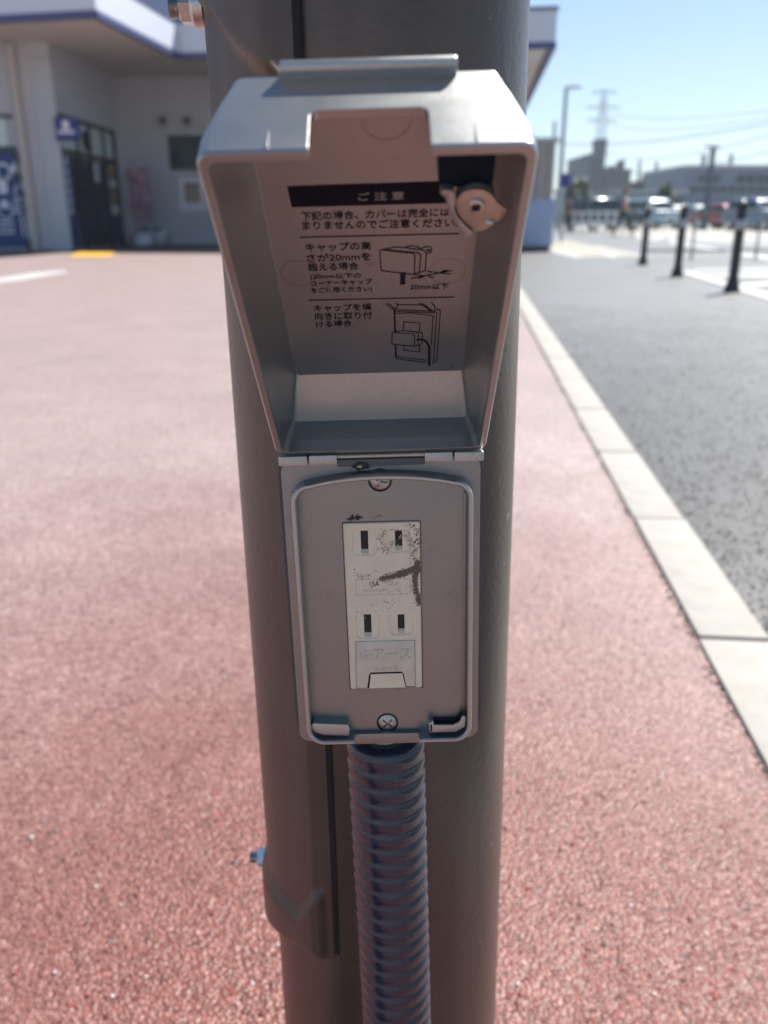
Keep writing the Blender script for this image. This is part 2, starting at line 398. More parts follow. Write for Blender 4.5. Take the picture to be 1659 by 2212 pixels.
# glinting pale chips
glint = stones('quartz_chips', 420, band(.5, 3.6, -1), (.0014, .0030), [(.75, .72, .70, 1), (.6, .6, .62, .5)], lift=.6)
glint['label'] = 'pale glinting quartz chips scattered in the red pavement'
glint.data.materials.clear(); glint.data.materials.append(mat('quartz', (.75, .73, .72), .12, 0, spec=.8, coat=1))

# ================================================================== THE LAMP POLE
AX, AY = .0018, .400           # pole axis at z = H-.339
LEAN = R(.85)
def axis(z): return Vector((AX - math.tan(LEAN)*(z-(H-.339)), AY, z))
def prad(z): return .0668 - .0042*(z-.30)
pole = empty('lamp_pole', tuple(axis(0)), (0, -LEAN, 0))
tag(pole, 'dark brown painted steel pole carrying the open outlet box', 'pole')
zs = [0.0] + list(np.linspace(.02, 1.6, 20)) + [2.4, 3.5, 5.0]
MB().lathe([(prad(z), z) for z in zs], 96).build('shaft', M_POLE, pole, smooth=40)
MB().lathe([(.155, .002), (.155, .010), (.150, .014), (.070, .0145)], 48).build('base_flange', M_POLE, pole, smooth=30)
for a in (45, 135, 225, 315):
    MB().lathe([(.013, .0145), (.013, .024), (.007, .0245), (.007, .034)], 6, Matrix.Translation((.118*math.cos(R(a)), .118*math.sin(R(a)), 0))).build('anchor_bolt', M_STEEL, pole, smooth=30)
# cable cover: bent sheet hugging the left side, raised outside its two scooped ends
def sstep(x, a, b):
    t = min(1, max(0, (x-a)/(b-a))); return t*t*(3-2*t)
cov = MB(); ths = [R(-128 + i*(128-26)/84) for i in range(85)]      # angle from -y, negative = left
zb, ztop = .308, 1.05
zc_ = sorted(set([round(z, 5) for z in list(np.linspace(zb, .42, 90)) + list(np.linspace(.42, .69, 12)) + list(np.linspace(.69, .80, 80)) + list(np.linspace(.80, ztop, 8))]))
def cover_r(th, z):
    d = math.degrees(th)
    base = .0702
    f = sstep(-d, 26, 33)                       # fold at the front edge
    r = .0672 + (base - .0672)*f
    zt = .727 + .034*sstep(-d, 28, 75)          # upper scoop
    zl = .337 + .02*(1-sstep(-d, 30, 42))
    up = sstep(z, zt, zt+.007); lo = 1 - sstep(z, zl-.010, zl)
    r += .0040*max(up, lo)*sstep(-d, 26.5, 31)
    e = (z - zb)
    r -= .0038*(1-sstep(e, 0, .006)) * f
    return r
ny = len(zc_); vs = []
for z in zc_:
    for th in ths:
        zz = z - (.030*sstep(-math.degrees(th), 35, 105))*(1-sstep(z, zb, zb+.03)) if z < .40 else z
        r = cover_r(th, z)
        vs.append(Vector((r*math.sin(th), -r*math.cos(th), zz)))
fs = [(i*85+k, i*85+k+1, (i+1)*85+k+1, (i+1)*85+k) for i in range(ny-1) for k in range(84)]
cov.add(vs, fs)
cover = cov.build('cable_cover', M_COVER, pole, smooth=50)
# the folded front edge and a black strip painting the shadow gap beside it
ed = MB(); th = R(-26)
for za, zb_ in ((zb, ztop),):
    pts = [(.0672, -26), (.0672, -25.2), (.0664, -25.0), (.0660, -26)]
    l0 = [Vector((r*math.sin(R(a)), -r*math.cos(R(a)), za)) for r, a in pts]; l1 = [Vector((p.x, p.y, zb_)) for p in l0]
    ed.loops([l0, l1], True, True)
ed.build('cover_edge', M_COVER, pole, smooth=30)
MB().loops([[Vector((r*math.sin(R(a)), -r*math.cos(R(a)), z)) for r, a in ((.0671, -25.2), (.0671, -22.6), (.066, -22.4), (.066, -25.3))] for z in (zb+.004, ztop)], True, True).build('gap_shade_strip', M_SEAM, pole)
def bolt(zz, ang, m, s=1.0, rr=.074):
    M_ = Matrix.Translation((rr*math.sin(ang), -rr*math.cos(ang), zz)) @ Matrix.Rotation(math.pi/2 - 0, 4, 'Y') @ Matrix.Rotation(0, 4, 'Z')
    dirv = Vector((math.sin(ang), -math.cos(ang), 0)); q = dirv.to_track_quat('Z', 'Y').to_matrix().to_4x4()
    M_ = Matrix.Translation((rr*math.sin(ang), -rr*math.cos(ang), zz)) @ q
    prof = [(.0070*s, -.004), (.0070*s, 0), (.0062*s, .0012)]
    b = MB().lathe(prof, 24, M_).build('washer', m, pole, smooth=30)
    MB().lathe([(.0062*s, .0010), (.0062*s, .0046*s), (.0054*s, .0052*s)], 6, M_).build('bolt', m, pole, smooth=20)
    th_ = [];
    for k in range(7):
        z0 = .0052*s + k*.0007; th_ += [(.0040*s, z0), (.0035*s, z0+.00035)]
    MB().lathe(th_, 16, M_).build('bolt_thread', m, pole, smooth=60)
bolt(.318, R(-93), M_STEEL_B, .9, .0735)
bolt(.764, R(-88), M_STEEL, 1.15, .0745)

for (z_, ang_, s_) in ((.545, 66, .0022), (.522, 63, .0009), (.36, 58, .0010), (.30, 50, .0008), (.47, 70, .0008), (.70, 72, .0010)):
    a0 = R(ang_); vv = []
    for k in range(9):
        t = 2*math.pi*k/9; q = s_*random.uniform(.5, 1.1); rr = prad(z_)+.00012; aa = a0 + q*.7*math.cos(t)/rr
        vv.append((rr*math.sin(aa), -rr*math.cos(aa), z_ + q*math.sin(t)))
    MB().add(vv, [tuple(range(9))]).build('paint_chip', M_STEEL, pole, fix=False)

# ================================================================== THE OUTLET BOX
ROLL = R(1.6); Y0 = .2845
oc = PY(829.5, 1307, Y0)
box = empty('outlet_box', tuple(oc), (0, -ROLL, 0)); bpy.context.view_layer.update()
tag(box, 'silver outdoor power outlet box with its lid propped open, fixed to the brown pole', 'outlet box')
BM = Matrix.Translation(oc) @ Euler((0, -ROLL, 0)).to_matrix().to_4x4()
def bp_(x, y, ly=0.0): return PM(BM, x, y, ly)
pl, pr = bp_(627, 1300)[0], bp_(1035, 1300)[0]
pt, pb = bp_(829, 990)[1], bp_(838, 1597)[1]
# body behind the plate
MB().loops([[(x, .0035, z) for x, z in rrect(pl-.0016, pr+.0016, pb+.0015, pt+.001, .006)],
            [(x, .0500, z) for x, z in rrect(pl-.0006, pr+.0006, pb+.003, pt-.0005, .006)]], True, True).build('back_box', M_BOX, box, smooth=35)
MB().loops([[(x, y, z) for x, z in rrect(pl-.0003, pr+.0003, pb+.0004, pt, .006)] for y in (.0020, .0036)], True, True).build('gasket', M_GASKET, box, smooth=35)
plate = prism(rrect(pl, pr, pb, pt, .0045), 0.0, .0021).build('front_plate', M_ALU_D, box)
sx0, sz1 = bp_(746, 1128); sx1, sz0 = bp_(912, 1485)
sx0b = bp_(756.5, 1486)[0]; sx1t = bp_(907, 1127)[0]
SX0 = (bp_(741.5, 1129)[0]+sx0b)/2 ; SX1 = (sx1t + sx1)/2; SZ1 = bp_(824, 1127.5)[1]; SZ0 = bp_(834, 1485.5)[1]
c_sock = prism(rrect(SX0-.0004, SX1+.0004, SZ0-.0004, SZ1+.0004, .0006), -.001, .0019).build('c', None)
scr = [bp_(821, 1037, 0), bp_(837, 1561, 0)]
cuts = [c_sock]
for (x, z) in scr:
    cuts.append(MB().lathe([(.0044, -.001), (.0044, .0012)], 32, Matrix.Translation((x, 0, z)) @ Matrix.Rotation(R(90), 4, 'X')).build('c', None))
for c in cuts: c.parent = box
for c in cuts[1:]:
    pass
# cutters were made with local z to -y: move them to the front face
for c, (x, z) in zip(cuts[1:], scr):
    c.data.transform(Matrix.Translation((0, .0010, 0)))
rx0, rx1 = pl+.0036, pr-.0030
# raised rim: arched top, round corners, open at the bottom middle
def rim_outline(inset, n=10):
    x0, x1 = rx0+inset, rx1-inset; zt = bp_(829, 1016)[1]-inset; drop = .0027; zbm = pb+.0022+inset
    r = max(.0070-inset, .002); cx = (x0+x1)/2; out = []
    zc1 = zt-drop
    for k in range(n+1):
        a = R(90*k/n); out.append((x1-r+r*math.cos(a), zc1-r+r*math.sin(a)))
    hw = (x1-x0)/2 - r
    for k in range(1, 24):
        t = 1-2*k/24; out.append((cx+hw*t, zc1 + drop*(1-t*t)**.9))
    for k in range(n+1):
        a = R(90+90*k/n); out.append((x0+r+r*math.cos(a), zc1-r+r*math.sin(a)))
    for cc, a0 in (((x0+r, zbm+r), 180), ((x1-r, zbm+r), 270)):
        for k in range(n+1):
            a = R(a0+90*k/n); out.append((cc[0]+r*math.cos(a), cc[1]+r*math.sin(a)))
    return out
RH = .0062
ro, ri = rim_outline(0), rim_outline(.0017)
ro2, ri2 = rim_outline(.0004), rim_outline(.0013); ro3 = rim_outline(-.0007)
rim = MB().loops([[(x, y, z) for x, z in L] for L, y in ((ro3, .0006), (ro, -.0005), (ro, -RH+.0005), (ro2, -RH), (ri2, -RH), (ri, -RH+.0004), (ri, .0006), (ro3, .0006))])
rim = rim.build('raised_rim', M_ALU, box)
gx0, gx1 = bp_(767, 1600)[0], bp_(905, 1590)[0]
cg = MB().box((gx0, -.02, pb-.01), (gx1, -.0004, pb+.009)).build('c', None, box)
boolean(rim, [cg], ang=40)
boolean(plate, cuts, ang=12)
# floor pocket around the socket: thin step line at the right of the plate
xr_ = bp_(1000, 1300)[0]
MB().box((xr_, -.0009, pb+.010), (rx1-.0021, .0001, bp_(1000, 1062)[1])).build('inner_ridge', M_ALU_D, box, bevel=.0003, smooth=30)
xl_ = bp_(647, 1300)[0]
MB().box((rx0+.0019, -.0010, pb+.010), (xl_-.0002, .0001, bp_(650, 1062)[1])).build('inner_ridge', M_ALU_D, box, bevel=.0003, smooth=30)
# catches at the bottom
def catch(pxs, nm='catch', y1=.0004):
    out = [bp_(x, y, -.004) for x, y in pxs]
    return prism(out, -.0042, y1).build(nm, M_ALU, box, bevel=.0005, smooth=35)
catch([(668, 1570), (676, 1562), (752, 1565), (756, 1574), (754, 1590), (700, 1588), (680, 1582)])
catch([(926, 1562), (936, 1556), (938, 1566), (978, 1566), (992, 1560), (999, 1546), (1007, 1548), (1005, 1570), (985, 1581), (928, 1583)], 'catch', -.0028)
catch([(926, 1563), (936, 1561), (936, 1582), (928, 1583)])
# shut flanges of the lower rim beside the gap
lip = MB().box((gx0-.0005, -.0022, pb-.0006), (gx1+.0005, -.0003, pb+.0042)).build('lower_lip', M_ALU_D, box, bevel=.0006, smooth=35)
# black catch slot
o_ = [bp_(x, y, -.0006) for x, y in ((937, 1551), (984, 1550), (994, 1540), (1003, 1534), (1009, 1539), (1005, 1556), (992, 1574), (937, 1574))]
prism(o_, -.0006, .0004).build('catch_slot', M_SEAM, box)
# screws, recessed
for i, ((x, z), rt) in enumerate(zip(scr, (20, 42))):
    Ms = Matrix.Translation((x, .0012, z)) @ Matrix.Rotation(R(90), 4, 'X')
    s = MB().lathe([(.0040, -.0010), (.0040, .0003), (.0035, .0012), (.0022, .0018), (.0004, .0020)], 32, Ms).build('screw', M_SCREW, box)
    ca = Matrix.Translation((x, .0012, z)) @ Matrix.Rotation(R(rt), 4, 'Y')
    c1 = MB().box((-.0024, -.0035, -.00042), (.0024, -.0006, .00042), ca).build('c', None, box)
    c2 = MB().box((-.00042, -.0036, -.0024), (.00042, -.0005, .0024), ca).build('c', None, box)
    boolean(s, [c1, c2], ang=35)
    MB().lathe([(.0043, -.0012), (.0043, -.0003)], 24, Ms).build('screw_recess', M_ALU_D, box)

# ------------------------------------------------------------------ socket
sock = MB().loops([[(x, y, z) for x, z in rrect(SX0+i, SX1-i, SZ0+i, SZ1-i, .0006)] for y, i in ((.0017, 0), (-.0004, 0), (-.0008, .0003))], True, True).build('socket', M_SOCK, box)
sw = SX1-SX0
def at_s(x, y): return bp_(x, y, -.0008)
slots = []
pads = []
for (x0, x1, y0, y1) in ((780.5, 794.5, 1147, 1197), (854, 868.5, 1147, 1190), (787.5, 801.5, 1328, 1377), (860, 873.5, 1328, 1369)):
    a = at_s(x0, y1); b = at_s(x1, y0); slots.append((a[0], b[0], a[1], b[1]))
cs = []
for i, (x0, x1, z0, z1) in enumerate(slots):
    cs.append(MB().box((x0, -.003, z0), (x1, .0012, z1)).build('c', None, box))
for i, (x0, x1, z0, z1) in enumerate(slots):
    xm = (x0+x1)/2; w_ = .0044
    c = prism(rrect(xm-w_, xm+w_, z0-.0006, z1+.0012, .0022), -.0030, -.00045).build('c', None, box); cs.append(c)
boolean(sock, cs, ang=30); bevel_obj(sock, .00022, 30, 2)
for i, (x0, x1, z0, z1) in enumerate(slots):
    MB().box((x0+.00002, .00105, z0+.00002), (x1-.00002, .0012, z1-.00002)).build('slot', M_SLOT, sock)
    # sloping ledge of the slot's foot
    MB().add([(x0, -.0003, z0), (x1, -.0003, z0), (x1, .0010, z0+.0013), (x0, .0010, z0+.0013), (x0, .0010, z0), (x1, .0010, z0)],
             [(0, 1, 2, 3), (0, 3, 4), (1, 5, 2), (0, 4, 5, 1), (2, 5, 4, 3)]).build('slot_foot', M_SOCK, sock)
# rating frame and print
fx0, fz1 = at_s(768, 1252); fx1, fz0 = at_s(887, 1283)
fr = MB(); y_ = -.00086; t_ = .00016
for a, b in (((fx0, fz1-t_), (fx1, fz1)), ((fx0, fz0), (fx1, fz0+t_)), ((fx0, fz0), (fx0+t_, fz1)), ((fx1-t_, fz0), (fx1, fz1))):
    fr.box((a[0], y_, a[1]), (b[0], -.0007, b[1]))
fr.build('rating_frame', M_FAINT, sock)
def st(body, px, py, pw, ph, m, par=None, ly=-.0008, nm='lettering', bold=0.0):
    x, z = bp_(px, py, ly); x2, z2 = bp_(px+pw, py-ph, ly)
    return text(body, nm, m, par or sock, x, ly-.00006, z, x2-x, z2-z, bold=bold)
st('1', 799, 1266.5, 2.5, 11, M_FAINT)
st('5A', 804, 1266.5, 15, 11.5, M_PRINT, bold=.01)
st('125V', 836, 1265, 24, 10, M_FAINT)
st('<RSXE-JPT', 783, 1280, 56, 8, M_FAINT)
st('V0', 853, 1279, 12, 8, M_FAINT)
# earth terminal cover
ex0, ez1 = at_s(768.5, 1386.5); ex1, ez0 = at_s(897.5, 1484)
def es(x, y): return bp_(x, y, -.0014)
eo = [es(769, 1387), es(770, 1486.5), es(793.5, 1486.5), es(797, 1458), es(801, 1453), es(868, 1451), es(872, 1456), es(877.5, 1483), es(897, 1483), es(895.5, 1384)]
earth = prism(eo, -.0014, -.0004).build('earth_cover', M_EARTH, sock, bevel=.00022, smooth=35)
go = [at_s(x, y) for x, y in ((768.2, 1385.8), (769.4, 1487), (897.8, 1484), (896.3, 1383))]
prism(go, -.00088, -.0006).build('cover_gap', M_SEAM, sock)
no = [at_s(x, y) for x, y in ((798, 1486), (801, 1455), (869, 1453), (876, 1484))]
MB().add([(no[0][0], -.0003, no[0][1]+.0002), (no[3][0], -.0003, no[3][1]+.0002), (no[2][0], -.00125, no[2][1]), (no[1][0], -.00125, no[1][1]),
          (no[0][0], -.0010, no[0][1]), (no[3][0], -.0010, no[3][1])], [(4, 5, 2, 3), (4, 3, 0), (5, 1, 2), (0, 1, 5, 4)]).build('finger_notch', M_SOCK, sock)
st('アース', 807, 1425, 80, 25, M_FAINT, ly=-.0014)
st('△あける', 808, 1449, 53, 10, M_FAINT, ly=-.0014)
cxs, czs = bp_(791, 1415, -.0014); rs_ = .0023
em = MB()
for k in range(28):
    a0, a1 = 2*math.pi*k/28, 2*math.pi*(k+1)/28
    em.add([(cxs+r*math.cos(a), -.00147, czs+r*math.sin(a)) for a, r in ((a0, rs_), (a1, rs_), (a1, rs_-.0002), (a0, rs_-.0002))], [(0, 1, 2, 3)])
for x0, x1, z0, z1 in ((-.0001, .0001, 0, .0015), (-.0015, .0015, -.0001, .0001), (-.0009, .0009, -.0007, -.0005), (-.0004, .0004, -.0012, -.0010)):
    em.add([(cxs+x0, -.00147, czs+z0), (cxs+x1, -.00147, czs+z0), (cxs+x1, -.00147, czs+z1), (cxs+x0, -.00147, czs+z1)], [(0, 1, 2, 3)])
em.build('earth_symbol', M_FAINT, sock)

# ------------------------------------------------------------------ grime flakes on socket and plate
def flakes(name, m, par, path, ly, n, spread, size):
    """small uneven crusts scattered about a path given in photo measurements"""
    mb = MB(); pts = [Vector((*bp_(x, y, ly),)) for x, y in path]; 
    seg = [(pts[i], pts[i+1]) for i in range(len(pts)-1)]; L = [max((b-a).length, 1e-5) for a, b in seg]; tot = sum(L)
    for _ in range(n):
        q = random.uniform(0, tot); i = 0
        while q > L[i] and i < len(L)-1: q -= L[i]; i += 1
        a, b = seg[i]; p = a + (b-a)*min(1, q/L[i]); g = random.gauss(0, 1)
        px, pz = p[0]+random.gauss(0, spread), p[1]+random.gauss(0, spread)
        s = random.uniform(*size)*math.exp(-abs(g)*.4); nn = random.randint(5, 9); an = random.uniform(0, 6.28)
        el = random.uniform(.35, 1)
        vv = []
        for k in range(nn):
            t = 2*math.pi*k/nn; r = s*random.uniform(.45, 1.1); x, z = r*math.cos(t), r*el*math.sin(t)
            vv.append((px + x*math.cos(an)-z*math.sin(an), ly-.00003-random.random()*.00003, pz + x*math.sin(an)+z*math.cos(an)))
        mb.add(vv, [tuple(range(nn))])
    return mb.build(name, m, par, fix=False)
lo = -.00081
def z5(*p): return [(713.2+.1827*u, 1108+.1827*v) for u, v in p]
arc = z5((600,780),(700,760),(800,735),(880,702),(960,680),(1020,640),(1040,590)); fall = z5((1020,690),(1000,800),(1010,900),(1040,980),(1055,1080))
flakes('grime', M_GRIME_L, sock, arc, lo+.00004, 900, .0007, (.00018, .0008)); flakes('grime', M_GRIME_L, sock, fall, lo+.00004, 600, .0006, (.00015, .0007))
flakes('grime', M_GRIME, sock, arc, lo, 700, .00042, (.00014, .00065)); flakes('grime', M_GRIME, sock, z5((800,745),(880,705),(960,675),(1030,650)), lo, 500, .0005, (.0002, .0008))
flakes('grime', M_GRIME, sock, fall, lo, 560, .00042, (.00012, .0006)); flakes('grime', M_GRIME, sock, z5((1030,570),(1045,640),(1010,720)), lo, 260, .0005, (.00015, .0007))
flakes('grime', M_GRIME, sock, z5((910,150),(1000,170),(1040,260),(1040,350),(960,500),(1010,540)), lo, 170, .0007, (.0001, .0006))
flakes('grime', M_GRIME_L, sock, z5((640,200),(600,300),(640,450),(720,400),(900,250),(960,400)), lo+.00004, 150, .0008, (.0001, .0008))
flakes('grime', M_GRIME_L, sock, z5((300,700),(420,720),(560,720),(500,900),(850,980),(400,1130),(260,1250),(800,1080)), lo+.00004, 110, .0010, (.0001, .0006))
flakes('grime', M_GRIME, sock, [(841, 1147), (850, 1144), (880, 1147), (893, 1160)], -.00046, 90, .0002, (.00008, .0003))
flakes('grime', M_GRIME, sock, [(825, 1150), (826, 1190), (815, 1185)], lo, 90, .0006, (.00006, .0003))
flakes('grime', M_GRIME, sock, [(770, 1243), (785, 1246), (800, 1245)], lo, 60, .0005, (.00008, .0003))
flakes('grime', M_GRIME, sock, [(790, 1262), (815, 1275), (860, 1268), (890, 1262)], lo, 60, .0010, (.00005, .00025))
flakes('grime', M_GRIME, sock, [(755, 1150), (760, 1350), (770, 1390), (800, 1200), (870, 1300), (880, 1400)], lo, 90, .0012, (.00004, .00018))
flakes('scuff', M_GRIME_B, box, [(752, 1124), (760, 1119), (778, 1117)], -.00004, 120, .00045, (.0001, .0006))
flakes('scuff', M_GRIME_B, box, [(803, 1120), (812, 1116), (825, 1115)], -.00004, 26, .0004, (.00008, .0004))
flakes('scuff', M_GRIME_B, box, [(918, 1160), (922, 1175), (925, 1190), (964, 1190), (965, 1200)], -.00004, 34, .0005, (.00006, .0003))
flakes('scuff', M_GRIME_B, box, [(655, 1060), (700, 1100), (800, 1075), (930, 1095), (990, 1060), (960, 1300), (700, 1400), (780, 1520), (950, 1500)], -.00004, 60, .003, (.00005, .00022))

# ------------------------------------------------------------------ lid, open
ht = bp_(823, 984)
LA = R(45)
hx, hz = ht[0], ht[1] + .0008
LM = BM @ Matrix.Translation((hx, -.0010, hz)) @ Matrix.Rotation(LA, 4, 'X')
def lp(x, y, t=.0285): return PM(LM, x, y, t)
HWD = .0368; LL = .1300
def lo_loop(hw, s0, s1, r, t, n=6):
    return [(x, t, z) for x, z in rrect(-hw, hw, s0, s1, r, n)]
outer = [(.0364, .0004, LL-.0002, .0034, .0005), (.0369, 0, LL, .0036, .0014), (.0366, -.0050, LL-.0008, .0034, .008), (.0335, -.0080, LL-.0024, .0032, .0205), (.0323, -.0002, LL-.0036, .0028, .0250),
         (.0310, .0072, LL-.0044, .0024, .0298), (.0304, .0082, LL-.0052, .0022, .0306)]
TH = .0021
inner = [(.0346, .0022, LL-TH-.0003, .0026, .0005), (.0343, .0018, LL-TH, .0026, .0014), (.0341, -.0024, LL-TH-.0008, .0024, .0080), (.0320, -.0060, LL-TH-.0026, .0022, .0182), (.0308, .0026, LL-TH-.0036, .0018, .0236),
         (.0298, .0082, LL-TH-.0044, .0014, .0280), (.0295, .0088, LL-TH-.0046, .0012, .0284)]
lm = MB().loops([lo_loop(*a) for a in outer[::-1]] + [lo_loop(*a) for a in inner], True, True)
lid = lm.build('lid', M_ALU, box); lid.location = (hx, -.0010, hz); lid.rotation_euler = (LA, 0, 0)
bpy.context.view_layer.update()
# notch in the free wall
nx0 = lp(666, 340, 0)[0]; nx1 = lp(931, 338, 0)[0]
nl = [(-.0, 0)]
cutter = MB().loops([[(x, t, LL+.01) for x, t in rrect(nx0, nx1, -.010, .0150, .0022)], [(x, t, LL-.007) for x, t in rrect(nx0, nx1, -.010, .0150, .0022)]], True, True).build('c', None, lid)
# shallow dished step in the wall below the finger tab
boolean(lid, [cutter], ang=28); bevel_obj(lid, .0005, 11, 3)
# finger tab at the free edge
tx0, tx1 = lp(604, 165, .0285)[0], lp(988, 150, .0285)[0]
tab = MB().loops([[(x, .0262+(t-.0262), z) for x, z in rrect(tx0, tx1, LL-.009, e_, .0007)] for t, e_ in ((.0278, LL-.0014), (.0288, LL-.0002), (.0306, LL-.0006))], True, True).build('finger_tab', M_ALU, lid, bevel=.0005, smooth=35)
# small raised panel lines of the casting on the free wall
for x_ in (nx0-.0088, nx1+.0098):
    MB().add([(x_+a_*.00014, t_, LL-b_*.0036+c_) for a_ in (-1, 1) for t_, b_ in ((.002, 0), (.0226, 1)) for c_ in (-.0006, .00028)],
             [(0, 1, 3, 2), (4, 6, 7, 5), (0, 4, 5, 1), (2, 3, 7, 6), (1, 5, 7, 3), (0, 2, 6, 4)]).build('casting_line', M_ALU, lid)
# label and its print
T = .0284
def lq(x, y): return lp(x, y, T)
lab = [lq(618, 400), lq(665, 772), lq(980, 768), lq(1020, 395)]
prism([lq(622, 402), lq(668, 775), lq(984, 770), lq(1024, 392)], T-.00007, T+.0001).build('label', M_ALU, lid)
prism([lq(620, 402), lq(630, 447), lq(975, 438), lq(972, 391)], T-.00016, T-.00008).build('label_band', M_BAND, lid)
def lt(body, x0, y0, x1, y1, ph, m=M_PRINT, bold=.014):
    """text whose foot runs from (x0, y0) to (x1, y1), ph tall"""
    a = Vector(lq(x0, y0)); b = Vector(lq(x1, y1)); c = Vector(lq(x0, y0-ph)); d = b-a
    return text(body, 'lettering', m, lid, a[0], T-.00020, a[1], d.length, (c-a).length, rot=math.atan2(d[1], d[0]), bold=bold)
lt('ご 注 意', 774, 433, 873, 430, 18, M_PRINT_L)
lt('下記の場合、カバーは完全にはま', 652, 476, 992, 466, 19)
lt('まりませんのでご注意ください。', 654, 496, 990, 489, 19)
lt('キャップの高', 661, 543, 802, 539, 18)
lt('さが20mmを', 663, 565, 802, 561, 17)
lt('超える場合', 666, 585, 775, 582, 17)
lt('(20mm以下の', 671, 604, 780, 601, 12)
lt('コーナーキャップ', 672, 618, 804, 613, 12)
lt('をご使用ください)', 673, 634, 804, 630, 13)
lt('20mm以下', 886, 625, 967, 624, 12)
lt('キャップを横', 679, 673, 803, 669, 15)
lt('向きに取り付', 681, 691, 804, 688, 16)
lt('ける場合', 684, 707, 761, 704, 14)
def lines(segs, name='diagram', w=.00028, m=M_PRINT, tt=T-.00020):
    mb = MB()
    for s in segs:
        ww = w*1.35
        if isinstance(s[0], (int, float)): ww = s[0]; s = s[1:]
        for a, b in zip(s[:-1], s[1:]):
            A = Vector(lq(*a)); B = Vector(lq(*b)); d = (B-A); n = Vector((-d[1], d[0])).normalized()*ww/2; e = d.normalized()*ww*.4
            A = A-e; B = B+e
            mb.add([(A[0]+n[0], tt, A[1]+n[1]), (A[0]-n[0], tt, A[1]-n[1]), (B[0]-n[0], tt, B[1]-n[1]), (B[0]+n[0], tt, B[1]+n[1])], [(0, 1, 2, 3)])
    return mb.build(name, m, lid, fix=False)
lines([[(649, 512), (990, 504)]], 'printed_rule'); lines([[(667, 648), (980, 641)]], 'printed_rule')
# z3: photo detail crop coordinates
def z3(*p): return [((1100+x*.4521)/1.8228, (700+y*.4521)/1.8228) for x, y in p]
def z4(*p): return [((1150+x*.4219)/1.8228, (1130+y*.4219)/1.8228) for x, y in p]
lines([z3((885,625),(1160,655),(1180,670),(1175,835),(1165,840),(900,808),(885,795),(875,640),(885,625)),
       z3((890,625),(1010,600),(1090,605),(1260,630),(1280,650),(1270,805),(1175,835)), z3((930,625),(1210,650),(1230,670),(1220,820)),
       z3((1095,605),(1150,588),(1205,598),(1215,610)), z3((1225,615),(1280,597),(1318,600),(1328,625),(1315,650),(1285,652)), [.0007]+z3((1290,625),(1305,630)),
       z3((1142,875),(1500,805)), z3((1290,812),(1330,818)), z3((1345,820),(1400,828)), z3((1415,830),(1490,835)), z3((1180,842),(1240,848)), z3((1300,858),(1345,863)),
       [.0008]+z3((1225,865),(1245,857)), [.0006]+z3((1220,868),(1260,853)), [.0008]+z3((1435,812),(1455,808)), [.0006]+z3((1410,820),(1450,810)),
       [.0016]+z3((1075,835),(1073,915))], w=.00026)
lines([z4((870,150),(965,225),(1330,238)), z4((900,150),(970,208),(1290,222)), z4((975,150),(990,165),(970,195)), z4((990,162),(1210,165)), z4((1190,150),(1300,225)), z4((1215,150),(1330,235)),
       z4((1300,145),(1332,175),(1330,235)), z4((1335,205),(1375,208),(1384,225),(1350,690),(1310,710)), z4((1350,225),(1320,700)),
       [.0006]+z4((955,215),(962,415)), [.0006]+z4((965,540),(970,655)), z4((965,650),(975,665),(1255,705)), z4((985,648),(1255,680)),
       z4((960,245),(1100,240),(1315,265),(1300,530)), z4((1040,400),(1042,322),(1195,332),(1187,410)), z4((1045,545),(1043,585),(1188,602),(1190,545)),
       z4((940,420),(1130,435),(1145,450),(1140,545),(1125,550),(945,532),(930,520),(935,425),(940,420)), z4((960,418),(1030,402),(1170,420),(1180,440),(1175,540),(1140,550)), z4((1030,402),(1205,422),(1217,440),(1207,530),(1175,545)),
       [.0009]+z4((1170,488),(1210,485),(1250,505),(1280,550),(1280,725))], w=.00024)
# circular ejector marks moulded in the back panel
for (x, y, r) in ((966, 585, .0055), (646, 590, .0055), (835, 258, .006), (675, 800, .0050)):
    c_ = lq(x, y); mb = MB()
    for k in range(36):
        a0, a1 = 2*math.pi*k/36, 2*math.pi*(k+1)/36
        mb.add([(c_[0]+rr_*math.cos(a), T-.00012, c_[1]+rr_*math.sin(a)) for a, rr_ in ((a0, r), (a1, r), (a1, r-.00014), (a0, r-.00014)) ], [(0, 1, 2, 3)])
    mb.build('ejector_mark', M_LABEL, lid, fix=False)
# lock housing, bracket and cam in the upper right corner
def lc(x, y, t): return lp(x, y, t)
hq = [lc(x, y, .012) for x, y in ((946, 372), (952, 428), (985, 436), (1058, 418), (1064, 372))]
hx0, hx1 = hq[0][0], hq[4][0]
MB().loops([[(x, t, z) for x, z in rrect(hx0, hx1, LL-.0195, LL-.0065, .0016)] for t in (.0092, .0284)], True, True).build('lock_housing', M_LOCK, lid, bevel=.0006, smooth=35)
def z8(pts, t): return [lc(932.6+.14884*u, 301.7+.14884*v, t) for u, v in pts]
br = z8([(120,760),(140,722),(290,730),(325,770),(330,1020),(370,1110),(480,1230),(600,1340),(590,1372),(490,1415),(440,1390),(415,1300),(300,1170),(240,1080),(215,1000),(210,880),(180,820),(130,790)], .0075)
prism(br, .0072, .0105).build('cam_bracket', M_ALU, lid, bevel=.0003, smooth=35)
cc = z8([(640, 955)], .0066)[0]
R_c = (Vector(z8([(925, 955)], .0066)[0])-Vector(cc)).length
camo = z8([(355,960),(362,910),(380,865),(410,825),(450,790),(495,765),(550,745),(610,735),(680,735),(745,745),(800,768),(850,802),(895,850),(950,920),(1030,980),(1080,1005),(1097,1028),(1095,1055),(1060,1110),(1000,1175),(950,1200),(915,1205),(905,1180),(880,1190),(890,1245),(860,1275),(800,1300),(740,1330),(690,1343),(640,1335),(560,1270),(450,1170),(395,1090),(365,1025)], .0066)
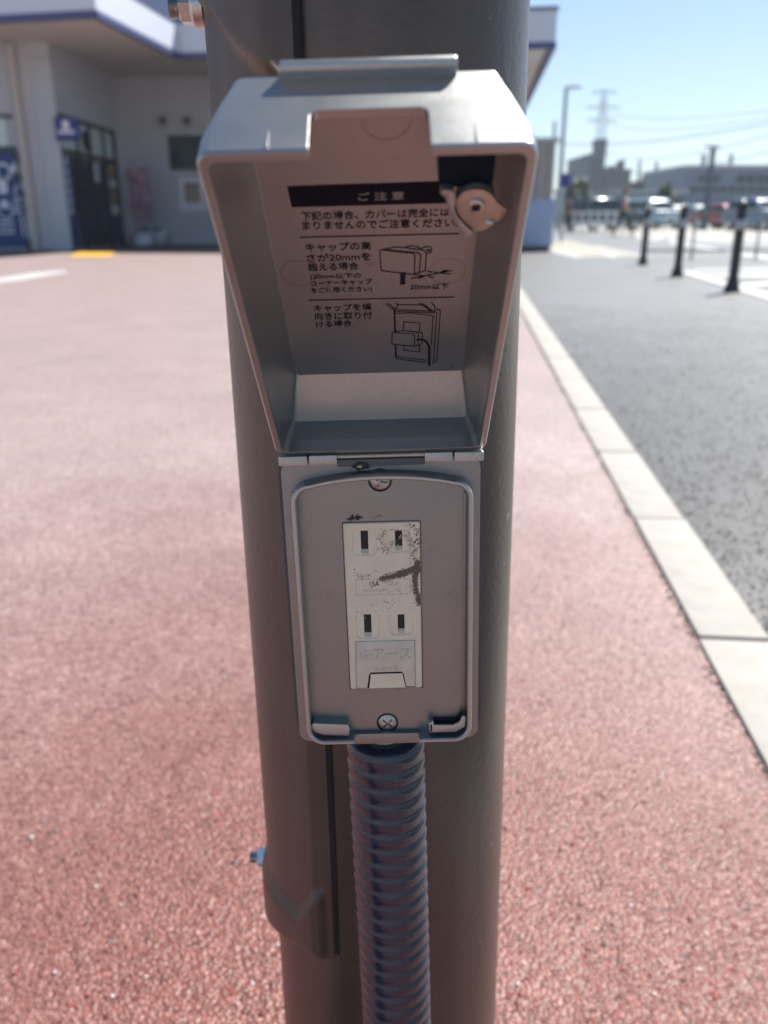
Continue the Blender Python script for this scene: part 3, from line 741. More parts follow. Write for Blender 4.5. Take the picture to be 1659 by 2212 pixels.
camp = prism(camo, .0068, .0078).build('lock_cam', M_CAM, lid, bevel=.0002, smooth=35)
MB().loops([[(cc[0]+r*math.cos(a), t, cc[1]+r*math.sin(a)) for a in [2*math.pi*k/32 for k in range(32)]] for r, t in ((R_c*.98, .0110), (R_c*.98, .0084), (R_c*.9, .0079))], True, True).build('cam_washer', M_BOX, lid, smooth=30)
MB().loops([[(cc[0]+r*math.cos(a), t, cc[1]+r*math.sin(a)) for a in [2*math.pi*k/32 for k in range(32)]] for r, t in ((.0022, .0069), (.0021, .0061), (.0017, .0058), (.0012, .0058), (.0011, .0068))], False, False).build('cam_rivet', M_STEEL, lid, smooth=40)
MB().loops([[(cc[0]+r*math.cos(a), t, cc[1]+r*math.sin(a)) for a in [2*math.pi*k/24 for k in range(24)]] for r, t in ((.00115, .0063), (.0003, .0066))], True, True).build('rivet_hole', M_SEAM, lid)
p_ = z8([(845, 1195)], .0066)[0]
MB().loops([[(p_[0]+r*math.cos(a), t, p_[1]+.6*r*math.sin(a)) for a in [2*math.pi*k/20 for k in range(20)]] for r, t in ((.0012, .0070), (.0011, .0062), (.0006, .0059))], True, True).build('cam_stop', M_STEEL_B, lid, smooth=50)
# hinge: knuckles and pin under the lid's foot
def hbox(px0, px1, y0, y1, nm, m, bev=.0006):
    a = bp_(px0, 985, -.002)[0]; b = bp_(px1, 985, -.002)[0]
    return MB().box((a, y0, hz-.0031), (b, y1, hz+.0004)).build(nm, m, box, bevel=bev, smooth=35)
hbox(601, 664, -.0028, .002, 'hinge_knuckle', M_ALU); hbox(981, 1045, -.0028, .002, 'hinge_knuckle', M_ALU)
hbox(666.5, 728, -.0023, .002, 'hinge_knuckle', M_ALU); hbox(917, 978.5, -.0023, .002, 'hinge_knuckle', M_ALU)
a = bp_(728, 985, 0)[0]; b = bp_(917, 985, 0)[0]
MB().box((a, -.0016, hz-.0042), (b, .0018, hz-.0016)).build('hinge_bar', M_BOX, box, bevel=.0004, smooth=35)
MB().tube([(a-.001, -.0006, hz-.0006), (b+.001, -.0006, hz-.0006)], .0009, 12).build('hinge_pin', M_CAM, box, smooth=40)
for px in (621, 1022):
    x_ = bp_(px, 977, -.0036)[0]
    MB().loops([[(x_+r*math.cos(a_), t, hz-.0014+r*math.sin(a_)) for a_ in [2*math.pi*k/24 for k in range(24)]] for r, t in ((.0014, -.0026), (.0013, -.0029))], True, True).build('pin_mark', M_ALU, box, smooth=30)
# mud clump stuck under the hinge
md = bp_(780, 1005, -.001); M_ud = empty('mud_clump', tuple(BM @ Vector((md[0], -.0008, md[1]))))
tag(M_ud, 'small dark crumbly mud clump with a brassy bit, stuck under the lid hinge', 'mud clump')
def blob(c, s, seed, sub=3, sq=(1, 1, 1)):
    random.seed(seed); bm = bmesh.new(); bmesh.ops.create_icosphere(bm, subdivisions=sub, radius=1)
    from mathutils import noise
    for v in bm.verts:
        n_ = noise.noise(v.co*2.3 + Vector((seed, 0, 0)))*.5 + noise.noise(v.co*6 + Vector((0, seed, 0)))*.25
        v.co = v.co*(1+n_); v.co = Vector((v.co.x*s*sq[0]+c[0], v.co.y*s*sq[1]+c[1], v.co.z*s*sq[2]+c[2]))
    me = bpy.data.meshes.new('blob'); bm.to_mesh(me); bm.free(); smooth_by(me, 180); return me
link('mud', blob((0, 0, 0), .0022, 3, sq=(1.5, .7, .75)), M_MUD, M_ud)
link('mud_crust', blob((.0022, .0002, .0006), .0014, 5, sq=(1.3, .6, .9)), M_MUD, M_ud)
link('mud_crust', blob((-.0028, .0004, .0001), .0009, 8, sq=(1.6, .5, .7)), M_MUD, M_ud)
link('brassy_bit', blob((-.0004, -.0014, -.0002), .0008, 9, sub=2, sq=(1.4, .7, 1)), M_BRASS, M_ud)

# ------------------------------------------------------------------ conduit
ct = PY(833, 1612, .306); cb = PY(857.5, 2200, .308)
dv = (cb - ct).normalized(); cbot = ct + dv*((.012-ct.z)/dv.z)
cond = empty('flexible_conduit', tuple(cbot)); tag(cond, 'dark navy ribbed flexible conduit running down from the outlet box', 'conduit')
q = (ct - cbot); Lc = q.length; rot = q.normalized().to_track_quat('Z', 'Y'); cond.rotation_mode = 'QUATERNION'; cond.rotation_quaternion = rot
prof = []; pitch = .0079; z = 0
while z < Lc:
    for f_, r in ((0, .0161), (.12, .01613), (.24, .0164), (.33, .0168), (.42, .01692), (.72, .01692), (.80, .0168), (.90, .0163)):
        prof.append((r, z+f_*pitch))
    z += pitch
prof += [(.0162, z), (.0158, z+.0010), (.0120, z+.0022), (.0098, z+.0024)]
MB().lathe(prof, 72).build('ribbed_tube', M_COND, cond, smooth=70)
MB().lathe([(.0098, Lc+.001), (.0098, Lc+.0125)], 48).build('collar', M_COLLAR, cond, smooth=40)

# ================================================================== BACKGROUND
# ------------------------------------------------------------------ materials of the far things
M_WALL = mat('grey_wall_panel', (.50, .505, .555), .7, noise=.04, nscale=1.5)
M_WALL_L = mat('pale_wall', (.46, .50, .55), .7, noise=.03, nscale=2)
M_SOFFIT = mat('soffit', (.58, .53, .50), .8, noise=.03, nscale=2)
M_FASCIA = mat('fascia_panel', (.66, .70, .78), .55, noise=.02, nscale=3)
M_TRIM = mat('dark_blue_trim', (.07, .085, .20), .5)
M_LAV = mat('upper_wall', (.36, .40, .52), .7, noise=.03, nscale=2)
M_PIPE = mat('beige_downpipe', (.52, .48, .45), .6)
M_FRAME = mat('dark_frame', (.045, .055, .065), .4, .4)
M_GLASS = mat('dark_glass', (.030, .036, .050), .10, 0, spec=.2)
M_TRANSOM = mat('frosted_transom', (.62, .72, .70), .4)
M_BLUE = mat('blue_panel', (.010, .045, .20), .4)
M_BLUE_S = mat('blue_sign', (.025, .035, .26), .35)
M_PICTO = mat('pale_pictogram', (.75, .80, .88), .6)
M_SIGNW = mat('sign_white', (.75, .72, .80), .5)
M_POSTER = mat('poster_brown', (.36, .25, .17), .6, noise=.35, nscale=4)
M_BEIGE = mat('ribbed_cladding', (.37, .335, .33), .7, noise=.04, nscale=3)
M_LBLUE = mat('light_blue_panel', (.30, .38, .54), .6, noise=.03, nscale=3)
M_CANOPY_SHADE = mat('entrance_shade', (.12, .10, .10), .8, noise=.1, nscale=8)
M_BLACK = mat('bollard_black', (.012, .014, .020), .45, coat=.2)
M_REFL = mat('reflective_band', (.42, .43, .45), .35, .4)
M_FAR1 = mat('far_building_slate', (.10, .125, .16), .8, noise=.1, nscale=.2)
M_FAR2 = mat('far_building_grey', (.22, .26, .32), .8, noise=.06, nscale=.2)
M_FAR3 = mat('far_building_brown', (.15, .14, .14), .8, noise=.1, nscale=.2)
M_FAR4 = mat('far_building_pale', (.45, .47, .50), .8, noise=.05, nscale=.2)
M_GALV = mat('galvanised_post', (.36, .40, .39), .5, .5)
M_RAIL = mat('dark_rail', (.04, .05, .055), .4, .2)
M_RUB = mat('tyre_rubber', (.015, .015, .016), .8)
M_WGLASS = mat('car_glass', (.02, .03, .035), .12, 0, spec=.4)
M_LAMPG = mat('headlight_lens', (.6, .6, .6), .1, .3, coat=1)
M_TAIL = mat('tail_light_red', (.35, .02, .02), .2, coat=1)
M_LEAF = mat('leaf_green', (.045, .075, .04), .6, noise=.4, nscale=2)
M_BARK = mat('bark', (.07, .055, .045), .9)
M_SKIN = mat('skin', (.45, .28, .21), .55); M_HAIR = mat('brown_hair', (.06, .035, .02), .6)
M_SHIRT = mat('beige_shirt', (.45, .38, .34), .8); M_TROUS = mat('dark_trousers', (.03, .035, .05), .8); M_SHOE = mat('shoe', (.05, .05, .05), .6)
M_VIOLET = mat('violet_banner', (.30, .20, .40), .7, noise=.5, nscale=5, col2=(.55, .35, .38))
M_WPOT = mat('white_pot', (.62, .66, .70), .5)

# ------------------------------------------------------------------ flat things on the ground
def gsheet(name, px, z, m, kind='structure', parent=None):
    return sheet(name, [G(x, y) for x, y in px], z, m, kind, parent)
gsheet('entrance_shade', [(-420, 560), (60, 551), (160, 543.5), (470, 541.5), (700, 541), (700, 521), (-420, 524)], .008, M_CANOPY_SHADE)  # dark strip paints in the shade under the shop canopy
marks = tag(empty('road_markings', (0, 0, 0)), kind='structure')
gsheet('white_line', [(-60, 611), (-60, 619), (0, 613), (60, 605), (146, 590), (140, 585.5), (70, 591)], .009, M_WHITE, None, marks)
tact = tag(empty('tactile_paving', tuple(G(200, 550))), 'small yellow tactile paving strip in front of the glass shop entrance', 'tactile paving')
a = G(146, 557.5); b = G(236, 557.5); c = G(251, 545); d = G(173, 545)
for i in range(6):
    for j in range(3):
        def bl(u, v): return a.lerp(b, u).lerp(d.lerp(c, u), v)
        q = [bl((i+e)/6, (j+f)/3) for e, f in ((.03, .04), (.97, .04), (.97, .96), (.03, .96))]
        mb = MB().loops([[(p.x, p.y, z) for p in q] for z in (.010, .020)], True, True)
        o = mb.build('tile', M_YELLOW); o.parent = tact; o.matrix_parent_inverse = Matrix.Translation(-tact.location)
gsheet('cream_paving', [(1186, 541), (1254, 557), (1330, 556), (1404, 556), (1300, 535), (1205, 515)], .006, M_CREAM)
for q in ([(1190, 545), (1243, 558.5), (1262, 558.5), (1200, 543)], [(1300, 547), (1318, 557), (1338, 557), (1312, 546)], [(1280, 533), (1402, 556.5), (1412, 556.5), (1290, 532)],
          [(1463, 588), (1490, 586.5), (1659, 635), (1800, 676), (1800, 693), (1659, 650)],
          [(1500, 583), (1800, 581), (1800, 586), (1500, 588)], [(1520, 594), (1700, 592), (1800, 596), (1800, 602), (1540, 600)], [(1590, 616), (1800, 600), (1800, 607), (1615, 623)],
          [(1590, 545), (1800, 575), (1800, 583), (1588, 551)], [(1370, 508), (1560, 540), (1590, 545), (1588, 549), (1545, 543), (1368, 511.5)],
          [(1400, 511), (1800, 513), (1800, 517), (1420, 514.5)], [(1420, 519), (1800, 526), (1800, 530), (1440, 522)], [(1440, 500), (1800, 501), (1800, 503), (1440, 502)]):
    gsheet('white_stripe', q, .010, M_WHITE, None, marks)
gsheet('far_apron', [(1230, 489), (1900, 489), (1900, 512), (1560, 521), (1395, 511), (1250, 500)], .005, M_CREAM)

# ------------------------------------------------------------------ shop building
shop = tag(empty('shop_building', (-8.2, 23, 0)), 'grey shop building with a wide white canopy over its glass entrance', 'building')
def shp(name, mb, m, parent=shop, **k):
    o = mb.build(name, m, None, **k); o.parent = parent
    if parent is shop: o.matrix_parent_inverse = Matrix.Translation(-Vector(shop.location))
    return o
XR = G(155, 541).x; YF = G(110, 542).y; YB = G(278, 528).y; SOF = PY(300, 165, YB).z
YF = G(150, 541).y
# front wall left of the return, return wall with door opening, back wall with window opening
DL = PX(158, 541, XR).y+.02; DR = YB-.25; DT = PX(250, 283, XR).z
shp('wall', MB().box((XR-14, YF, 0), (XR-.0, YF+.10, SOF)), M_WALL)
shp('wall', MB().box((XR-.24, YF+.101, 0), (XR-.001, DL, SOF)).box((XR-.24, DR, 0), (XR-.001, YB-.002, SOF)).box((XR-.24, DL, DT), (XR-.001, DR, SOF)), M_WALL)
shp('pilaster', MB().box((PY(118, 545, YF-.06).x, YF-.06, 0), (XR+.03, YF-.001, SOF-.3)), M_WALL_L)
wx0, wx1 = PY(364, 330, YB).x, PY(364, 330, YB).x + 2.1; wz0, wz1 = PY(364, 368, YB).z, PY(364, 292, YB).z
XE = PY(1080, 528, YB).x - 1.0
shp('wall', MB().box((XR-.24, YB, 0), (wx0, YB+.25, SOF)).box((wx0, YB, 0), (wx1, YB+.25, wz0)).box((wx0, YB, wz1), (wx1, YB+.25, SOF)).box((wx1, YB, 0), (XE+1.0, YB+.25, SOF)), M_WALL)
wf = shp('window', MB().box((wx0, YB+.03, wz0), (wx1, YB+.09, wz0+.08)).box((wx0, YB+.03, wz1-.08), (wx1, YB+.09, wz1)).box((wx0, YB+.03, wz0+.08), (wx0+.08, YB+.09, wz1-.08)).box((wx1-.08, YB+.03, wz0+.08), (wx1, YB+.09, wz1-.08)).box((wx0+1.02, YB+.03, wz0+.08), (wx0+1.08, YB+.09, wz1-.08)), M_FRAME)
def sub(name, mb, m, par, **k):
    return mb.build(name, m, par, **k)
sub('pane', MB().box((wx0+.08, YB+.05, wz0+.08), (wx1-.08, YB+.06, wz1-.08)), M_GLASS, wf)
sub('blind', MB().box((wx0+.16, YB+.064, wz0+.10), (wx0+.30, YB+.08, wz1-.12)), M_WALL_L, wf)
# canopy: soffit slab, fascia runs, trim
P1 = G(208, 27, SOF); P2 = G(387, 119, SOF); P3 = G(1200, 95, SOF)
q0_ = G(0, 38, SOF); P0 = P1 + (q0_-P1)*8; r4 = G(1155, 190, SOF); P4 = P3 + (r4-P3)*1.9
zc0 = SOF + .021
P5 = Vector((P0.x, P4.y, 0))
def slab(pts, z0, z1): return MB().loops([[(p.x, p.y, z0) for p in pts], [(p.x, p.y, z1) for p in pts]], True, True)
shp('canopy_soffit', slab([P0+Vector((0,.12,0)), P1+Vector((-.12,.12,0)), P2+Vector((-.12,.12,0)), P3+Vector((-.12,.12,0)), P4+Vector((-.12,0,0)), P5], zc0-.02, zc0+.10), M_SOFFIT)
FH = .60
def fascia(a, b, th=.10):
    d = (b-a).normalized(); n = Vector((-d.y, d.x, 0))
    shp('fascia', slab([a, b, b+n*th, a+n*th], zc0+.02, zc0+FH), M_FASCIA)
    shp('fascia_trim', slab([a-n*.02, b-n*.02, b+n*th, a+n*th], zc0-.10, zc0+.018), M_TRIM)
    shp('fascia_cap', slab([a-n*.03, b-n*.03, b+n*th, a+n*th], zc0+FH+.001, zc0+FH+.06), M_TRIM)
for a, b in ((P0, P1), (P1, P2), (P2, P3), (P3, P4)): fascia(a, b)
shp('canopy_roof', slab([P0+Vector((0,.3,0)), P1+Vector((-.3,.3,0)), P2+Vector((-.3,.3,0)), P3+Vector((-.3,.3,0)), P4+Vector((-.3,0,0)), P5], zc0+.5, zc0+.6), M_WALL)
shp('upper_wall', MB().box((-30, P2.y+.9, zc0+.601), (P2.x+.4, P2.y+8, zc0+3.4)), M_LAV)
# vents on the back wall
for px in (355, 407):
    v = PY(px, 262, YB); M_ = Matrix.Translation((v.x, YB-.001, v.z)) @ Matrix.Rotation(R(90), 4, 'X')
    shp('vent_hood', MB().lathe([(.16, 0), (.16, .05), (.13, .12), (.05, .15)], 24, M_), M_PIPE, smooth=40)
    shp('vent_grille', MB().lathe([(.09, .142), (.085, .152)], 20, M_), M_FRAME)
# downpipe on the front wall
p_t, p_b = PY(22, 100, YF-.10), PY(79, 545, YF-.10)
shp('downpipe', MB().tube([(p_b.x, YF-.09, 0.01), (p_b.x, YF-.09, SOF-.05)], .075, 14), M_PIPE, smooth=50)
# blue window graphics left, with pictograms
gx1 = PY(63, 545, YF+.05).x
bwz = PY(30, 330, YF).z; tz1 = PY(20, 255, YF).z
blue = shp('shop_window', MB().box((gx1-4.2, YF-.03, .06), (gx1, YF-.008, bwz)), M_BLUE)
sub('window_frame', MB().box((gx1-4.3, YF-.06, bwz+.001), (gx1+.04, YF-.001, bwz+.12)).box((gx1+.001, YF-.06, .0), (gx1+.06, YF-.001, bwz)).box((gx1-4.3, YF-.06, tz1), (gx1+.04, YF-.001, tz1+.06)), M_FRAME, blue)
sub('transom', MB().box((gx1-4.2, YF-.03, bwz+.121), (gx1-.10, YF-.006, tz1-.001)), M_TRANSOM, blue)
def ring(cx, cz, r, w_, n=24, y=YF-.034):
    mb = MB()
    for k in range(n):
        a0, a1 = 2*math.pi*k/n, 2*math.pi*(k+1)/n
        mb.add([(cx+q*math.cos(a), y, cz+q*math.sin(a)) for a, q in ((a0, r), (a1, r), (a1, r-w_), (a0, r-w_))], [(0, 1, 2, 3)])
    return mb
def tri(cx, cz, r, y=YF-.034): return MB().add([(cx-r, y, cz-r*.6), (cx+r, y, cz-r*.6), (cx, y, cz+r)], [(0, 1, 2)])
def rrf(cx, cz, w_, h_, y=YF-.034): return MB().add([(x, y, z) for x, z in rrect(cx-w_, cx+w_, cz-h_, cz+h_, min(w_, h_)*.5)], [tuple(range(24))])
for px, py, k in ((38, 362, 't'), (10, 370, 'r'), (50, 410, 'd'), (8, 400, 'c'), (14, 450, 'd'), (50, 448, 's'), (16, 492, 's'), (72-3, 490, 'p')):
    v = PY(px-3, py, YF-.034)
    if k == 't': mb = tri(v.x, v.z, .17)
    elif k == 'r': mb = ring(v.x, v.z, .17, .05)
    elif k == 'd': mb = ring(v.x, v.z-.05, .17, .03); mb.add([(x, YF-.035, z) for x, z in rrect(v.x-.07, v.x+.07, v.z, v.z+.16, .03)], [tuple(range(24))])
    elif k == 'c': mb = rrf(v.x, v.z, .10, .17)
    elif k == 's':
        mb = MB()
        for j in range(3): mb.add([(x, YF-.034, z) for x, z in rrect(v.x-.18, v.x+.18, v.z-.12+j*.11, v.z-.08+j*.11, .015)], [tuple(range(24))])
    else: mb = rrf(v.x-.06, v.z, .13, .24)
    sub('pictogram', mb, M_PICTO, blue, fix=False)
# door in the return wall (faces +x)
def xb(y0, y1, z0, z1, x0, x1): return MB().box((x0, y0, z0), (x1, y1, z1))
tzb = PX(230, 340, XR).z
frame = MB()
for y in (DL, DR-.08): frame.box((XR-.14, y, 0), (XR-.02, y+.08, DT))
for y in (PX(196, 530, XR).y, PX(222, 530, XR).y, PX(250, 530, XR).y): frame.box((XR-.12, y, 0), (XR-.03, y+.06, DT-.081))
frame.box((XR-.14, DL+.081, DT-.08), (XR-.02, DR-.081, DT)).box((XR-.125, DL+.081, tzb-.10), (XR-.025, DR-.081, tzb))
door = shp('door', frame, M_FRAME)
sub('transom', xb(DL+.09, DR-.09, tzb+.01, DT-.09, XR-.09, XR-.085), M_TRANSOM, door)
sub('pane', xb(DL+.09, DR-.09, .05, tzb-.11, XR-.08, XR-.075), M_GLASS, door)
ze = PX(193, 305, XR).z; yem = PX(193, 305, XR).y
sub('door_emblem', MB().loops([[(x, yem+.28*math.cos(a), ze+.23*math.sin(a)) for a in [2*math.pi*k/24 for k in range(24)]] for x in (XR-.083, XR-.079)], True, True), M_FRAME, door)
b0, b1 = DL+.09, PX(178, 530, XR).y
sub('blue_door_panel', xb(b0, b1, .08, tzb-.15, XR-.072, XR-.060), M_BLUE, door)
for k in range(7):
    zz = .75 + k*.2; sub('panel_letter', MB().add([(XR-.058, y, z) for y, z in rrect((b0+b1)/2-.09, (b0+b1)/2+.09, zz, zz+.15, .03)], [tuple(range(24))]), M_PICTO, door, fix=False)
n0, n1 = PX(252, 530, XR).y+.08, DR-.1
for k, (z0, z1, m_) in enumerate(((.1, .7, M_BLUE), (.75, 1.0, M_WPOT), (1.05, 1.35, M_POSTER), (1.4, 1.6, M_WPOT), (1.65, 1.95, M_POSTER), (2.0, tzb-.15, M_BLUE))):
    sub('door_poster', xb(n0, n1, z0, z1, XR-.072, XR-.062), m_, door)
v = PX(215, 372, XR); sub('door_notice', xb(v.y-.15, v.y+.15, v.z-.22, v.z+.2, XR-.073, XR-.068), M_SIGNW, door)
# projecting blue sign
s0 = PY(118, 254, DL-.25); s1 = PY(167, 302, DL-.25)
sign = tag(empty('sign', (s0.x, DL-.2, s1.z)), 'blue box sign with a pale emblem projecting above the glass shop entrance', 'sign')
def ssub(name, mb, m, **k): o = mb.build(name, m, None, **k); o.parent = sign; o.matrix_parent_inverse = Matrix.Translation(-Vector(sign.location)); return o
ssub('sign_box', MB().box((s0.x, DL-.25, s1.z), (s1.x, DL-.02, s0.z)), M_BLUE_S, bevel=.02)
ssub('sign_rim', MB().box((s0.x-.03, DL-.22, s1.z-.02), (s0.x-.001, DL-.04, s0.z+.02)), M_FRAME)
ssub('sign_bracket', MB().box((XR-.001, DL-.17, s1.z+.1), (s0.x-.031, DL-.10, s1.z+.16)).box((XR-.001, DL-.17, s0.z-.16), (s0.x-.031, DL-.10, s0.z-.10)), M_FRAME) if s0.x > XR+.05 else None
sx_, sz_ = (s0.x+s1.x)/2, (s0.z+s1.z)/2; sw_ = (s1.x-s0.x)
ssub('emblem', MB().add([(x, DL-.254, z) for x, z in rrect(sx_-sw_*.17, sx_+sw_*.17, sz_-.02, sz_+sw_*.38, .05)], [tuple(range(24))]), M_SIGNW, fix=False)
ssub('sign_lettering', MB().add([(x, DL-.254, z) for x, z in rrect(sx_-sw_*.42, sx_+sw_*.42, sz_-sw_*.22, sz_-sw_*.08, .02)], [tuple(range(24))]), M_SIGNW, fix=False)
# framed poster, banner, pots
q0 = PY(389, 455, YB-.05); q1 = PY(441, 384, YB-.05)
po = tag(empty('framed_poster', (q0.x, YB-.03, q0.z)), 'small framed brown and gold poster on the grey wall below the dark window', 'poster')
def psub(n, mb, m, e): o = mb.build(n, m, None); o.parent = e; o.matrix_parent_inverse = Matrix.Translation(-Vector(e.location)); return o
psub('poster_frame', MB().box((q0.x, YB-.05, q0.z), (q1.x, YB-.002, q1.z)), M_SIGNW, po)
psub('poster_sheet', MB().box((q0.x+.16, YB-.056, q0.z+.2), (q1.x-.14, YB-.051, q1.z-.12)), M_POSTER, po)
psub('poster_figure', MB().add([(x, YB-.058, z) for x, z in rrect((q0.x+q1.x)/2-.12, (q0.x+q1.x)/2+.12, q0.z+.24, q0.z+.62, .10)], [tuple(range(24))]), M_CREAM, po)
ba = PY(287, 525, YB-1.0)
ban = tag(empty('banner', (ba.x, YB-1.0, 0)), 'tall narrow violet and pink banner standing beside the shop door', 'banner')
bz1 = PY(268, 362, YB-1.0).z; bz0 = PY(275, 480, YB-1.0).z
mb = MB(); n_ = 14
vs = [(ba.x-.0+.55*j, YB-1.0+.05*math.sin(i*.9+j), bz0+(bz1-bz0)*i/n_) for i in range(n_+1) for j in (0, 1)]
mb.add(vs, [(2*i, 2*i+1, 2*i+3, 2*i+2) for i in range(n_)]); psub('banner_cloth', mb, M_VIOLET, ban)
psub('banner_pole', MB().tube([(ba.x-.02, YB-1.0, .02), (ba.x-.02, YB-1.0, bz1+.08)], .018, 8).tube([(ba.x-.02, YB-1.0, bz1+.05), (ba.x+.56, YB-1.0, bz1+.05)], .012, 8), M_WPOT, ban)
psub('banner_foot', MB().lathe([(.24, .0), (.26, .05), (.24, .25), (.05, .30)], 20, Matrix.Translation((ba.x+.25, YB-1.05, .01))), M_WPOT, ban)
for px, lb in ((319, 'white round plant pot at the wall, nearest to the violet banner'), (343, 'white round plant pot at the wall, farther from the violet banner')):
    v = G(px, 529); pt_ = tag(empty('plant_pot', (v.x, YB-.45, .008)), lb, 'plant pot', 'white pots along the shop wall')
    o = MB().lathe([(.15, 0), (.22, .06), (.26, .30), (.28, .34), (.25, .35), (.22, .33), (.22, .28)], 24).build('pot', M_WPOT, pt_, smooth=40)
    o = MB().lathe([(.20, .26), (.12, .38), (.03, .44)], 12).build('soil', M_LEAF, pt_, smooth=60)

# low enclosure at the right end of the shop
e0 = G(1095, 545); e1 = G(1191, 544); ez = PY(1202, 306, e1.y).z; em_ = PY(1196, 430, e1.y).z
enc = tag(empty('enclosure_wall', (e1.x, e1.y, 0)), 'low enclosure wall with beige ribs above light blue panels, behind the pole', 'wall')
XL = e1.x - 4.0
psub('lower_panel', MB().box((XL, e1.y, .12), (e1.x, e1.y+3, em_)), M_LBLUE, enc)
psub('plinth', MB().box((XL, e1.y+.03, 0), (e1.x-.03, e1.y+2.9, .119)), M_FRAME, enc)
psub('upper_cladding', MB().box((XL, e1.y+.04, em_+.001), (e1.x-.04, e1.y+2.96, ez)), M_BEIGE, enc)
for k in range(20):
    x = e1.x - .10 - k*.2
    psub('rib', MB().box((x-.05, e1.y+.005, em_+.002), (x+.05, e1.y+.041, ez-.002)), M_BEIGE, enc)
psub('coping', MB().box((XL-.02, e1.y-.02, ez+.001), (e1.x+.02, e1.y+3.0, ez+.08)), M_WALL_L, enc)
v = G(1212, 524); sg = tag(empty('notice_sign', tuple(v)), 'small dark blue notice board on a post right of the enclosure wall', 'sign')
zt_ = PY(1209, 375, v.y).z; zb_ = PY(1209, 405, v.y).z
psub('board', MB().box((v.x-.14, v.y-.03, zb_), (v.x+.14, v.y, zt_)), M_BLUE_S, sg)
psub('post', MB().tube([(v.x, v.y+.03, 0), (v.x, v.y+.03, zt_-.05)], .04, 10), M_GALV, sg)

# ------------------------------------------------------------------ bollards
blb = ['nearest of the three black bollards, standing beside the white hatching', 'middle one of the three black bollards beside the road', 'farthest of the three black bollards, nearest to the cream paving']
proto = None
hb = PY(1607, 437, G(1580, 631).y).z
for i, (x, y) in enumerate(((1580, 631), (1462, 598), (1388, 572))):
    v = G(x, y)
    if proto is None:
        e = empty('bollard', tuple(v))
        MB().lathe([(.075, .001), (.075, .02), (.055, .10), (.046, .14), (.046, hb-.24)], 28).build('post', M_BLACK, e, smooth=35)
        MB().lathe([(.046, hb-.24), (.052, hb-.238), (.056, hb-.225), (.056, hb-.165), (.052, hb-.155), (.046, hb-.153)], 28, None, False, False).build('reflective_band', M_REFL, e, smooth=35)
        MB().lathe([(.046, hb-.153), (.046, hb-.02), (.040, hb-.004), (.02, hb)], 28).build('cap', M_BLACK, e, smooth=35)
        MB().lathe([(.012, hb+.0), (.014, hb+.012), (.004, hb+.02)], 12).build('chain_eye', M_STEEL, e, smooth=40)
        proto = e
    else:
        e = proto.copy(); COL.objects.link(e); e.location = v
        for ch in proto.children:
            c_ = ch.copy(); COL.objects.link(c_); c_.parent = e
    tag(e, blb[i], 'bollard', 'black bollards beside the road')
# low tube barrier behind them
Yb = 14.8
bar = tag(empty('tube_barrier', (4.9, Yb, 0)), 'low dark two rail tube barrier running behind the black bollards', 'barrier')
x0, x1 = PY(1398, 459, Yb).x, 13.5
zt_, zl_ = PY(1500, 460, Yb).z, PY(1500, 541, Yb).z
psub('rail', MB().tube([(x0, Yb, zt_), (x1, Yb, zt_)], .022, 10), M_RAIL, bar); psub('rail', MB().tube([(x0, Yb, zl_), (x1, Yb, zl_)], .016, 10), M_RAIL, bar)
for px in (1400, 1500, 1640, 1780, 1920):
    x = PY(px, 500, Yb).x; psub('post', MB().tube([(x, Yb, 0), (x, Yb, zt_)], .022, 10), M_GALV, bar)

# ------------------------------------------------------------------ far buildings, houses
def bld(name, label, blocks, m, floors=None, extra=None):
    """blocks: (px0, px1, pytop, Y, depth); windows as parts on the front"""
    first = blocks[0]; o0 = PY(first[0], 440, first[3]); root = tag(empty(name, (o0.x, first[3], 0)), label, 'building')
    for (a, b, t, Y, dp) in blocks:
        xa, xb_, zt_ = PY(a, t, Y).x, PY(b, t, Y).x, PY((a+b)/2, t, Y).z
        psub('wall', MB().box((xa, Y, 0), (xb_, Y+dp, zt_)), m, root)
        psub('roof_edge', MB().box((xa-.15, Y-.15, zt_), (xb_+.15, Y+dp+.15, zt_+.35)), M_FAR4 if m is M_FAR2 else m, root)
    if floors:
        for (a, b, t, bt, Y, n) in floors:
            for k in range(n):
                w_ = (b-a)/n; xa, xb_ = PY(a+w_*(k+.12), t, Y).x, PY(a+w_*(k+.88), t, Y).x
                z1, z0 = PY(a, t, Y).z, PY(a, bt, Y).z
                psub('window', MB().box((xa, Y-.12, z0), (xb_, Y-.002, z1)), M_WGLASS, root)
    return root
bld('apartment_block', 'tall dark slate apartment block with a stepped roofline far away', [(1274, 1308, 336, 170, 20), (1308.2, 1364, 369, 171, 20), (1324, 1331, 362, 171.5, 6), (1344, 1350, 350, 172, 4)], M_FAR1,
    [(1277, 1306, 345+k*14, 351+k*14, 170, 4) for k in range(5)] + [(1312, 1362, 376+k*14, 382+k*14, 171, 6) for k in range(4)])
ab = [o for o in COL.objects if o.name == 'apartment_block'][0]
xa, xb_ = PY(1291, 300, 175).x, PY(1307, 300, 175).x
zz = PY(1300, 300, 175).z; za = PY(1300, 337, 175).z
xm = PY(1299, 300, 175).x
psub('stair_tower', MB().loops([[(xa, 174, 10), (xb_, 174, 10), (xb_, 180, 10), (xa, 180, 10)], [(xa+.5, 174, za), (xb_, 174, za), (xb_, 180, za), (xa+.5, 180, za)], [(xm-.6, 174, zz), (xm+1.0, 174, zz), (xm+1.0, 180, zz), (xm-.6, 180, zz)]], True, True), M_FAR1, ab)
bld('long_building', 'long low grey building with dark windows across the car park', [(1480, 1900, 364, 95, 14)], M_FAR2, [(1508, 1556, 379, 393, 95, 3), (1590, 1720, 378, 395, 95, 6), (1490, 1900, 404, 414, 95, 20)])
